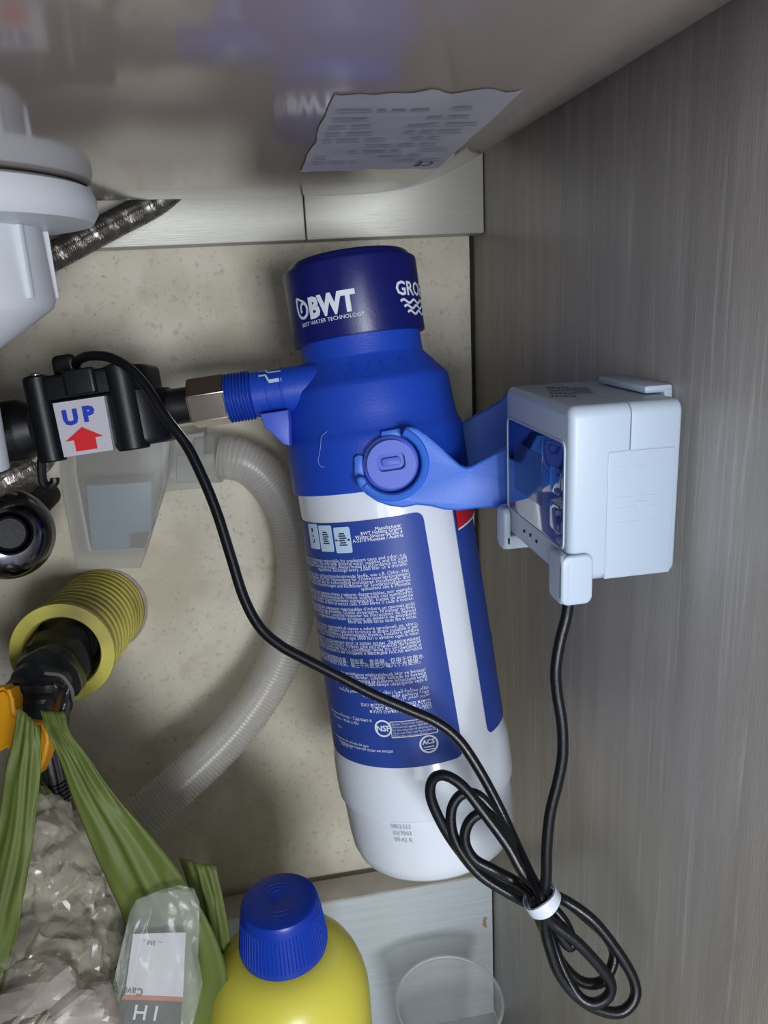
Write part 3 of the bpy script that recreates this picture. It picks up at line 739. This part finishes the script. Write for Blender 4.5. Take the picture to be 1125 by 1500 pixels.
rbox(gx1-gx0, gz1-gz0, .0030, .0020, .0004, .0008, bm=bm, M=Matrix(((1,0,0,(gx0+gx1)/2-HO.x),(0,0,-1,fy-HO.y),(0,1,0,(gz0+gz1)/2-HO.z),(0,0,0,1))))
box(gx0+.001-HO.x, XR-HO.x, fy-.010-HO.y, fy-.001-HO.y, gz0+.0006-HO.z, ZBt-.0003-HO.z, .0008, bm)
fin('bottom_grip', bm, M_device, ho)
ta, tb = at(964,576,X=XW-.006).y, at(893,568,X=XW-.006).y
lipbox('top_clip', XR-.007, XW-.0003, ta, tb, ZT+.0004, ZT+.0034, .001)

# ------------------------------------------------------------------ cable from the sensor, bundled, to the display
def Z(u, v, z): return at(u, v, zc=z)
TC, TZ = (793,1318), .312
def tie(k, dz=0): return Z(TC[0]+.66*k, TC[1]-.44*k, TZ+dz*.9)
def seq(z0, z1, *pp):
    n = max(1,len(pp)-1); return [Z(u, v, z0+(z1-z0)*i/n) for i,(u,v) in enumerate(pp)]
cp = [FM @ (loc(108,556,YI-.004)), FM @ loc(109,541,YI-.006), FM @ loc(116,527,YI-.010), FM @ loc(135,521,YI-.018), FM @ loc(162,524,YI-.026), FM @ loc(190,540,YI-.033), FM @ loc(215,568,YI-.038)]
cp += seq(.336,.334,(243,612),(273,652),(297,700),(318,752),(338,815),(357,875),(380,918),(410,945),(448,966),(495,990),(545,1016),(600,1040),(640,1058),(672,1084),(702,1128),(732,1184))
cp += seq(.330,.318,(752,1228),(775,1278)) + [tie(2,-.004)]
cp += seq(.312,.318,(798,1360),(806,1392),(820,1428),(847,1461),(881,1480),(911,1482),(930,1461),(927,1432),(902,1390),(866,1346),(822,1316)) + [tie(14,.002)]
cp += seq(.318,.336,(768,1280),(742,1236),(708,1190),(678,1152),(652,1136),(634,1142),(631,1168),(648,1208),(672,1245),(702,1280),(744,1304),(770,1314)) + [tie(-13,.001)]
cp += seq(.318,.324,(790,1345),(803,1372),(821,1408),(843,1433),(864,1441),(884,1436),(897,1414),(899,1392),(887,1370),(864,1348),(826,1318)) + [tie(10,.005)]
cp += seq(.326,.330,(768,1268),(738,1214),(719,1184),(698,1164),(676,1164),(662,1184),(662,1216),(676,1248),(704,1282),(746,1309),(772,1322)) + [tie(-9,-.004)]
cp += seq(.308,.316,(810,1352),(843,1378),(872,1408),(893,1436),(892,1458),(872,1470),(850,1462),(830,1432),(814,1394),(800,1352)) + [tie(-3,.005)]
cp += seq(.322,.326,(772,1290),(750,1246),(725,1202),(704,1192),(686,1206),(681,1232),(694,1258),(722,1274),(756,1292)) + [tie(-4,0)]
cp += seq(.314,.316,(806,1346),(822,1372),(834,1386),(838,1378),(826,1350),(808,1328)) + [tie(6,-.001)]
cp += seq(.309,.296,(800,1285),(801,1240),(806,1190),(817,1145),(824,1105),(823,1060),(816,1015),(814,980),(820,940),(829,905),(833,880))
P = spline(cp, 7); c0 = cp[20]
cb_ = fin('sensor_cable', tube([p-c0 for p in P], .0023, 10), M_cable, None, 60); cb_.location = c0
tag(cb_, 'long black cable looping from flow sensor to display, bundled at lower right', 'cable')
# twist tie round the bundle
a_ = (RM @ Vector((.83,-.55,0))).normalized(); b_ = cf; w_ = (RM @ Vector((.55,.83,0))).normalized(); T0 = Z(TC[0]+1, TC[1], TZ)
lp = []
for k in range(36):
    t = 2*PI*k/36; ra, rb2 = .0068, .0082
    c = a_*math.cos(t)*ra + b_*math.sin(t)*rb2; nrm = (a_*math.cos(t)+b_*math.sin(t)).normalized()
    h = .0026+.0003*math.sin(3*t)
    lp.append([c-w_*h, c-w_*h*.9+nrm*.0007, c+w_*h*.9+nrm*.0007, c+w_*h])
ct = fin('cable_tie', loops_bm(lp+[lp[0]], True, False, False), M_tie); ct.location = T0
tag(ct, 'white plastic tie around the bundled black cable', 'cable tie')

# ------------------------------------------------------------------ siphon box on the back wall and its corrugated hose
SC = at(165,740,Y=.50)
sb = thing('siphon_box', 'translucent plastic siphon box on the back wall behind the sensor', 'siphon box', Vector((SC.x,YB,SC.z)))
SO = Vector((SC.x,YB-.0006,SC.z))
def lpbox(rows, y_front, y_back, r=.004):
    f_, b_ = [], []
def trap(name, pts, y0, y1, m, parent, off, bev=.002):
    q_ = [at(u,v,Y=y0) for u,v in pts]
    return fin(name, prism([(p.x-off.x, p.z-off.z) for p in q_], y0-off.y, y1-off.y, bev), m, parent)
trap('shell', ((86,652),(250,640),(246,700),(205,834),(112,836),(88,715)), .482, YB-.0006, M_siphon, sb, SO)
trap('insert', ((126,712),(222,706),(222,778),(190,782),(188,806),(134,808)), .490, .510, M_inner, sb, SO, .001)
trap('outlet_arm', ((236,642),(300,632),(300,716),(236,722)), .484, YB-.0008, M_siphon, sb, SO)
trap('clamp_window', ((258,668),(320,664),(320,706),(258,708)), .4835, .486, M_siphon, sb, SO, .0006)
hp = [at(292,672,Y=.490), at(322,670,Y=.488), at(352,674,Y=.486), at(382,692,Y=.486), at(410,728,Y=.486), at(428,775,Y=.485), at(436,830,Y=.484), at(433,885,Y=.482), at(418,945,Y=.478), at(390,1005,Y=.472), at(350,1062,Y=.464), at(300,1115,Y=.455), at(245,1165,Y=.445), at(190,1215,Y=.435), at(140,1270,Y=.43)]
fin('collar', tube([hp[0]-SO, hp[0].lerp(hp[1],.5)-SO, hp[1]-SO], .0160, 32), M_siphon, sb)
HP = spline(hp[1:], 10)
chs = thing('corrugated_hose', 'translucent corrugated drain hose curving down behind the filter', 'hose', HP[len(HP)//2])
h0 = HP[len(HP)//2]
L = [0]
for a, b in zip(HP, HP[1:]): L.append(L[-1]+(b-a).length)
def pos(s):
    for i in range(len(L)-1):
        if L[i+1] >= s: return HP[i].lerp(HP[i+1], (s-L[i])/(L[i+1]-L[i]))
    return HP[-1]
RH = .0142; pit = .00235; nr = int(L[-1]/pit)
Q = [pos(L[-1]*i/(nr*4)) - h0 for i in range(nr*4+1)]
fin('hose_wall', tube([p for p in Q[::2]], RH*.94, 28, cap=False), M_hose, chs, 60)
fr = frames(Q); bm = bmesh.new()
for i in range(nr):
    lp = []
    for j, rr in ((0,RH*.955),(1,RH*.985),(2,RH*.985),(3,RH*.955)):
        k = min(i*4+j, len(Q)-1)
        if j == 3: p = Q[k-1].lerp(Q[k], .2)
        else: p = Q[k]
        lp.append([p+(fr[k][0]*math.cos(2*PI*t/28)+fr[k][1]*math.sin(2*PI*t/28))*rr for t in range(28)])
    loops_bm(lp, True, False, False, bm)
o = fin('hose_ribs', bm, M_rib, chs, 60); o['kind'] = 'stuff'

# ------------------------------------------------------------------ yellow sleeve in the wall with the wrapped pipe
wpt, fpt = at(150,892,Y=YB-.001), at(91,957,Y=.432)
ax = (fpt-wpt); LS = ax.length; AM = axisM(wpt, fpt)
ys_ = thing('wall_sleeve', 'dusty yellow corrugated pipe sleeve sticking out of the back wall', 'sleeve', AM)
prof = [(.0285,0),(.0285,.004)]; z = .004; k = 0
while z < LS-.012:
    for dz, dr_ in ((.0008,0),(.0022,.0016),(.0048,.0016),(.0064,0)): prof.append((.0268+dr_, z+dz))
    z += .0074
prof += [(.0268,LS-.010),(.0278,LS-.009),(.0298,LS-.0015),(.0294,LS),(.0222,LS+.0005),(.0212,LS-.001),(.0212,.002)]
fin('sleeve_wall', lathe(prof, 64, False, False), M_sleeve, ys_)
fin('plaster_collar', lathe([(.0275,.0),(.0305,.0),(.0300,.0010),(.0288,.002)], 48, False, False), mat('grey grout', (176,170,160), .9, var=.25, scale=90), ys_)
pp = [at(128,905,Y=.49), at(108,928,Y=.465), at(92,955,Y=.44), at(76,985,Y=.415), at(62,1014,Y=.398), at(50,1045,Y=.388), at(44,1075,Y=.385)]
pw = thing('wrapped_pipe', 'pipe wrapped in black tape coming out of the yellow sleeve', 'pipe', pp[3])
def lumpy(bm, amp, sc, seed):
    for v in bm.verts:
        v.co += v.co.normalized()*0 + Vector([amp*noise.noise(v.co*sc+Vector((seed+17*k,3*k,5))) for k in range(3)])
    return bm
P = [p-pp[3] for p in spline(pp, 10)]
bm = tube(P, lambda t: .0188-.0055*t + .0012*math.sin(t*38) + .0006*math.sin(t*91), 28)
fin('tape_wrap', lumpy(bm, .0040, 62, 2), M_tape, pw, 22)
bm = grid_bm(lambda s,t: at(80+26*s-6*t, 1000+78*t, zc=.360+.004*math.sin(5*s+3*t))-pp[3]+Vector((0,-.003*math.sin(PI*s),0)), 8, 10)
o = fin('tape_tail', bm, M_tape, pw, 60); md = o.modifiers.new('thick','SOLIDIFY'); md.thickness = .0008
fin('tape_edge', tube([p-pp[3] for p in spline([at(66,986,zc=.352), at(90,990,zc=.352), at(104,1008,zc=.354), at(108,1026,zc=.36)],6)], .0008, 6), mat('worn grey tape edge', (96,98,100), .45), pw)

# gas valve lever and threaded fitting
LV = at(30,1070,zc=.392)
lv = thing('gas_valve', 'orange yellow lever valve behind the green bag strap', 'valve', LV)
lo = [at(u,v,zc=.392)-LV for u,v in ((-30,1012),(18,1002),(27,1014),(30,1040),(50,1050),(74,1060),(80,1078),(74,1108),(60,1136),(48,1132),(40,1098),(22,1088),(0,1100),(-30,1104))]
fdir = cf*.5
bm = bmesh.new(); vs = [bm.verts.new(p-cf*.007) for p in lo]; f0 = bm.faces.new(vs)
r = bmesh.ops.extrude_face_region(bm, geom=[f0])
for v in r['geom']:
    if isinstance(v, bmesh.types.BMVert): v.co += cf*.013
bmesh.ops.bevel(bm, geom=[e for e in bm.edges], offset=.002, segments=3, affect='EDGES', clamp_overlap=True)
fin('lever', bm, M_lever, lv, 50)
ta_, tb_ = at(66,1085,zc=.405), at(86,1172,zc=.41); TM = axisM(ta_-LV, tb_-LV); tl = (tb_-ta_).length
fin('fitting', lathe([(.0085,0),(.0085,tl*.62),(.0070,tl*.64),(.0070,tl)], 32, M=TM), M_chrome, lv)
bm = bmesh.new()
for k in range(5): lathe([(.0069,tl*(.66+.065*k)),(.0080,tl*(.675+.065*k)),(.0080,tl*(.69+.065*k)),(.0069,tl*(.71+.065*k))], 28, False, False, bm, TM)
fin('thread', bm, M_chrome, lv)
sp = [tb_-LV, Vector((tb_.x-LV.x, tb_.y-LV.y, .0005-LV.z))]
fin('supply_pipe', tube([sp[0].lerp(sp[1],k/4) for k in range(5)], .0066, 20), M_chrome, lv)

# chrome knob at the left edge
kc = at(12,782,Y=.430); kd = (CAM-kc).normalized(); kd = (kd+Vector((.15,-.1,.05))).normalized()
KM = axisM(kc, kc+kd)
kn = thing('round_knob', 'round dark chrome knob cut by the left edge of the photo', 'knob', KM)
fin('dome', lathe([(.021,-.014),(.0235,-.012),(.0248,-.007),(.0248,-.003),(.0235,.002),(.020,.0062),(.015,.0085),(.0118,.009),(.0108,.0075),(.0095,-.002),(.001,-.003)], 56), M_chrome, kn)
fin('dark_centre', lathe([(.0094,-.0015),(.0094,.0055),(.008,.0068),(.001,.0068)], 32), M_black, kn)
e = KM.inverted() @ Vector((kc.x, YB-.001, kc.z))
fin('stem', tube([Vector((0,0,-.013)).lerp(e,k/4) for k in range(5)], .008, 20), M_core, kn)

# ------------------------------------------------------------------ green carrier bag with clear bags inside
BC = at(120,1470,zc=.40)
gb = thing('carrier_bag', 'green plastic carrier bag hanging by its straps at lower left', 'bag', Vector((BC.x,BC.y,max(.02,BC.z-.12))))
GO = Vector((BC.x,BC.y,max(.02,BC.z-.12)))
def sheet(name, rows, folds, amp, parent, off, m, n=26, sub=5, seed=0, thick=.0005, ramp=None):
    Ls = spline([at(*l[0], zc=l[2]) for l in rows], sub); Rs = spline([at(*l[1], zc=l[3] if len(l) > 3 else l[2]) for l in rows], sub)
    lp = []
    for j, (a, b) in enumerate(zip(Ls, Rs)):
        row = []
        w = (b-a).length; g = j/(len(Ls)-1)
        for i in range(n+1):
            s = i/n; k = math.sin(PI*s)**.5
            h = amp*k*(math.cos(folds*2*PI*s+2.3*g+seed)+.6*math.cos(folds*3.7*PI*s-1.7*g+2*seed)) + .0025*noise.noise(Vector((s*5+seed, g*6, seed)))
            row.append(a.lerp(b,s) - cf*(h+.06*w*k) - off)
        lp.append(row)
    o = fin(name, loops_bm(lp, False, False, False), m, parent, 70)
    md = o.modifiers.new('thick','SOLIDIFY'); md.thickness = thick
    return o
sheet('strap', [((26,1036),(60,1062),.350),((14,1100),(60,1108),.348),((4,1160),(52,1190),.346),((-14,1250),(40,1285),.344),((-34,1340),(26,1362),.342),((-50,1420),(4,1444),.342),((-60,1500),(-12,1520),.345)], 1.1, .0008, gb, GO, M_green, seed=1)
sheet('strap', [((58,1040),(94,1042),.352),((66,1066),(104,1074),.350),((80,1098),(128,1110),.350),((104,1160),(172,1168),.352),((130,1230),(232,1234),.356),((160,1300),(276,1300),.360),((180,1345),(318,1375),.364),((186,1420),(334,1450),.368),((190,1520),(310,1540),.372)], 2.2, .0010, gb, GO, M_green, seed=3)
sheet('strap', [((50,1140),(60,1140),.400),((48,1170),(85,1172),.400),((46,1200),(112,1206),.400),((40,1250),(150,1260),.402)], 1.0, .001, gb, GO, M_green, seed=5)
sheet('side_fold', [((262,1258),(316,1268),.388),((280,1310),(326,1316),.388),((300,1370),(336,1376),.388),((300,1440),(338,1450),.388),((290,1540),(330,1540),.390)], 1.2, .0012, gb, GO, M_green, seed=7)
# the bag's belly, open at the top
CB = at(130,1480,zc=.41); lp = []
for j in range(9):
    t = j/8; zz = CB.z+.035-(CB.z+.035-GO.z)*t; k = (1-.25*t**2) if j < 8 else .55
    lp.append([Vector((CB.x+.058*k*math.cos(a)*(1+.05*math.sin(5*a+3*t)), CB.y+.006+.052*k*math.sin(a)*(1+.05*math.cos(7*a-2*t)), zz+.006*math.sin(3*a)*(1-t)))-GO for a in [2*PI*i/60 for i in range(60)]])
o = fin('belly', loops_bm(lp, True, False, True), M_green, gb, 70)

def crumple(name, label, c, rx, ry, rz, seed, m, amp=.22, rot=(0,0,0)):
    M = Matrix.Rotation(rot[2],4,'Z') @ Matrix.Rotation(rot[1],4,'Y') @ Matrix.Rotation(rot[0],4,'X')
    t = thing(name, label, 'plastic bag', Vector(c), 'clear bags inside the green bag')
    rnd = random.Random(seed*13)
    for lay, (k_, nm) in enumerate(((1,'outer_film'),(.82,'inner_film'))):
        pl = []
        for i in range(20):
            n = Vector((rnd.gauss(0,1),rnd.gauss(0,1),rnd.gauss(0,1))).normalized(); pl.append((n, rnd.uniform(.76,1.02)))
        dn_ = []
        for i in range(5):
            n = Vector((rnd.gauss(0,1),rnd.gauss(0,1),rnd.gauss(0,1))).normalized(); dn_.append((n, rnd.uniform(.35,.6), rnd.uniform(.5,1.3)))
        bm = bmesh.new(); bmesh.ops.create_icosphere(bm, subdivisions=5, radius=1)
        for v in bm.verts:
            p = v.co.normalized(); r = min(h/max(n.dot(p),.05) for n, h in pl)
            for n, w, a in dn_:                       # sharp creases pressed into the film
                d = abs(p.cross(n).length-.75)
                if d < w*.28: r *= 1-.16*a*(1-d/(w*.28))
            q_ = p*2.1+Vector((seed*3.3,lay*5.1,-seed))
            r *= 1+.10*(abs(noise.noise(q_*.6))*2-.5)
            v.co = Vector((p.x*rx, p.y*ry, p.z*rz))*min(r,1.35)*k_*1.08
        fin(nm, bm, m, t, 9, M)
    for k in range(6):                                # loose folds of film standing on the crumpled body
        n = Vector((rnd.uniform(-.8,.8), -1, rnd.uniform(-.1,1.1))).normalized(); o_ = M @ Vector((n.x*rx, n.y*ry, n.z*rz))*.80
        ux = Vector((rnd.uniform(-1,1), rnd.uniform(-.3,.3), rnd.uniform(-1,1))).cross(n).normalized(); uy = n.cross(ux)
        sz = (rx+rz)*rnd.uniform(.28,.45); fo = [(rnd.uniform(0,2*PI), rnd.uniform(.8,2.2), rnd.uniform(0,1), rnd.uniform(.05,.13)) for q in range(4)]
        def fold(a, b):
            x, y = a-.5, b-.5; h = 0
            for an, fq, ph, am in fo: h += am*abs(((x*math.cos(an)+y*math.sin(an))*fq+ph) % 1 - .5)*2
            e = .8+.5*noise.noise(Vector((a*2+k, b*2, seed)))
            return o_+(ux*x*e+uy*y*e*.8+n*(h-.30*(x*x+y*y)*2))*sz
        fm = fin('film_fold', grid_bm(fold, 14, 14), m, t, 10)
        md = fm.modifiers.new('thick','SOLIDIFY'); md.thickness = .0002
    return t
crumple('crumpled_plastic_bag', 'crumpled clear plastic bag topmost in the green carrier bag', at(72,1268,zc=.375), .026,.024,.030, 1, M_film)
crumple('crumpled_plastic_bag', 'crumpled clear plastic bag between the top one and the right strap', at(135,1330,zc=.385), .022,.020,.034, 2, M_film, rot=(0,.2,0))
crumple('crumpled_plastic_bag', 'faceted clear plastic bag in the middle of the carrier bag', at(88,1400,zc=.360), .028,.022,.024, 3, M_film)
crumple('crumpled_plastic_bag', 'milky beige plastic bag lying nearest at the bottom left corner', at(70,1490,zc=.345), .034,.024,.022, 4, M_film2, amp=.16)
crumple('crumpled_plastic_bag', 'small clear plastic bag pressed against the left strap', at(22,1400,zc=.372), .016,.020,.030, 5, M_film)

# clear sachet with a printed card in it
KC = at(232,1410,zc=.348)
ex_ = (at(285,1414,zc=.352)-at(180,1406,zc=.346)).normalized(); ez_ = (at(248,1330,zc=.352)-at(222,1470,zc=.346)).normalized(); ey_ = ez_.cross(ex_)
KM = Matrix(((ex_.x,ey_.x,ez_.x,KC.x),(ex_.y,ey_.y,ez_.y,KC.y),(ex_.z,ey_.z,ez_.z,KC.z),(0,0,0,1)))
sc = thing('labelled_sachet', 'clear sachet with a white and charcoal printed card in the carrier bag', 'sachet', KM)
KI2 = KM.inverted()
def sp_(u, v, y=-.0012):
    o = KI2 @ CAM; w = KI2.to_3x3() @ (RM @ Vector((u-562.5, v-750, F))); t = (y-o.y)/w.y; p = o+w*t; return (p.x, p.z)
ol = [sp_(u,v,0) for u,v in ((190,1336),(200,1318),(230,1306),(264,1297),(284,1302),(292,1322),(293,1360),(290,1400),(297,1440),(290,1470),(276,1490),(272,1540),(170,1540),(172,1470),(166,1440),(182,1400),(186,1370))]
for s, nm in ((-1,'front_film'),(1,'back_film')):
    bm = bmesh.new(); vs = [bm.verts.new((x,0,z)) for x,z in ol]; bm.faces.new(vs)
    bmesh.ops.triangulate(bm, faces=bm.faces[:]); 
    bmesh.ops.subdivide_edges(bm, edges=bm.edges[:], cuts=5, use_grid_fill=True)
    bmesh.ops.triangulate(bm, faces=bm.faces[:])
    bnd = {v for e in bm.edges if e.is_boundary for v in e.verts}
    for v in bm.verts:
        n_ = noise.noise(v.co*90+Vector((s*3,0,1)))+.7*noise.noise(v.co*210)
        v.co.y = s*(.0006 if v in bnd else .0034+.0016*n_)
    fin(nm, bm, M_sachet, sc, 40)
def quad(name, pp_, y, m, parent):
    pts_ = [sp_(u,v,y) for u,v in pp_]
    return fin(name, prism(pts_, y, y+.0004, 0), m, parent, 0)
cardp = quad('printed_card', ((195,1368),(272,1366),(268,1463),(183,1458)), -.0012, M_paper, sc)
quad('orange_band', ((182,1457),(268,1461),(267,1468),(178,1464)), -.0014, M_orange, cardp)
quad('charcoal_band', ((178,1464),(267,1466),(262,1540),(168,1540)), -.0014, M_dark, cardp)
def kp(x, y, u0, v0, k=1): a_, b__ = sp_(u0, v0, -.002); return Vector((a_-x*k, -.0021, b__-y*k))
bm = text_bm('Cavarze', .0044, 'LEFT', lambda x,y: kp(x,y,211,1449))
text_bm('... зм ..', .003, 'LEFT', lambda x,y: kp(x,y,238,1380), bm)
fin('small_print', bm, M_dark, cardp, 0)
bm = text_bm('I H', .0088, 'LEFT', lambda x,y: kp(x,y,234,1474), bold=.0001)
fin('large_print', bm, M_print, cardp, 0)

# ------------------------------------------------------------------ yellow bottle
cpx, cbx = at(408,1318,zc=.372), at(412,1408,zc=.392)
ct_ = Vector((cpx.x+.0004, cpx.y, cpx.z)); zcap = cpx.z; 
yb_ = thing('detergent_bottle', 'yellow plastic bottle with a ribbed blue screw cap', 'bottle', Vector((ct_.x,ct_.y,0)))
cap_h = .0275
rt, rb_ = .0186, .0212
R = .0405; zsh = zcap-cap_h
bp_ = [(.030,.0005),(.037,.002),(R,.008),(R,.03),(R,zsh-.050)]
for k in range(9):
    a = PI/2*k/8; bp_.append((.0195+(R-.0195)*math.cos(a), zsh-.034+.034*math.sin(a)*.98 if k else zsh-.034))
bp_ += [(.0185,zsh+.001),(.0165,zsh+.003),(.0165,zcap-.006)]
fin('bottle_body', lathe(bp_, 72, True, True), M_yellow, yb_)
prof = [(rb_,zsh+.0005),(rb_+.0004,zsh+.002),(rb_+.0001,zsh+.005),(rt+.0006,zcap-.005),(rt+.0003,zcap-.0016),(rt-.0004,zcap-.0004),(rt-.0016,zcap),(rt-.006,zcap+.0002),(.006,zcap+.0002),(.0035,zcap-.0002),(.001,zcap-.0005)]
cpo = fin('screw_cap', lathe(prof, 72), M_cap, yb_)
bm = bmesh.new()
for k in range(72):
    a = 2*PI*k/72; c_, s_ = math.cos(a), math.sin(a); t_ = Vector((-s_,c_,0))*.0004; n_ = Vector((c_,s_,0))
    b0, b1 = n_*(rb_+.00005)+Vector((0,0,zsh+.004)), n_*(rt+.0004)+Vector((0,0,zcap-.0055))
    lp = [[b0-t_, b0+n_*.0006, b0+t_],[b1-t_, b1+n_*.0005, b1+t_]]
    loops_bm(lp, True, True, True, bm)
o = fin('grip_ribs', bm, M_cap, yb_, 0); o['kind'] = 'stuff'
bm = bmesh.new()
for k, (r_, a0, a1) in enumerate(((.0105,60,130),(.0085,50,140),(.0062,70,120),(.0105,235,290),(.0080,245,300))):
    tube([Vector((r_*math.cos(math.radians(a)), r_*math.sin(math.radians(a)), zcap+.0001)) for a in range(a0,a1,6)], .00035, 6, bm)
fin('embossed_arc', bm, M_cap, yb_)

# ------------------------------------------------------------------ clear cup
cc = at(658,1466,zc=.548); RC = 80*.548/F
cu = thing('plastic_cup', 'empty clear plastic cup on the cabinet floor in the corner', 'cup', Vector((cc.x,cc.y,0)))
zc1 = cc.z
fin('cup_wall', lathe([(.001,.0022),(RC*.74,.0022),(RC*.90,zc1-.0065),(RC*.93,zc1-.006),(RC*.955,zc1-.0005),(RC*.93,zc1-.001),(RC*.89,zc1-.0055),(RC*.885,zc1-.007),(RC*.73,.0034),(.001,.0034)], 64), M_clear, cu)
fin('rim', lathe([(RC*.945,zc1-.0012),(RC*.985,zc1-.0014),(RC,zc1),(RC*.985,zc1+.0010),(RC*.95,zc1+.0010),(RC*.94,zc1)], 64, False, False), M_rim, cu)
bm = bmesh.new(); bm2 = lathe([(RC*.72,.0002),(RC*.74,.0002),(RC*.75,.0030),(RC*.735,.0030)], 48, False, False)
fin('base_ring', bm2, M_rim, cu); bm.free()

COL.objects.unlink(_to); bpy.data.objects.remove(_to); bpy.data.curves.remove(_tc)
bpy.context.view_layer.update()
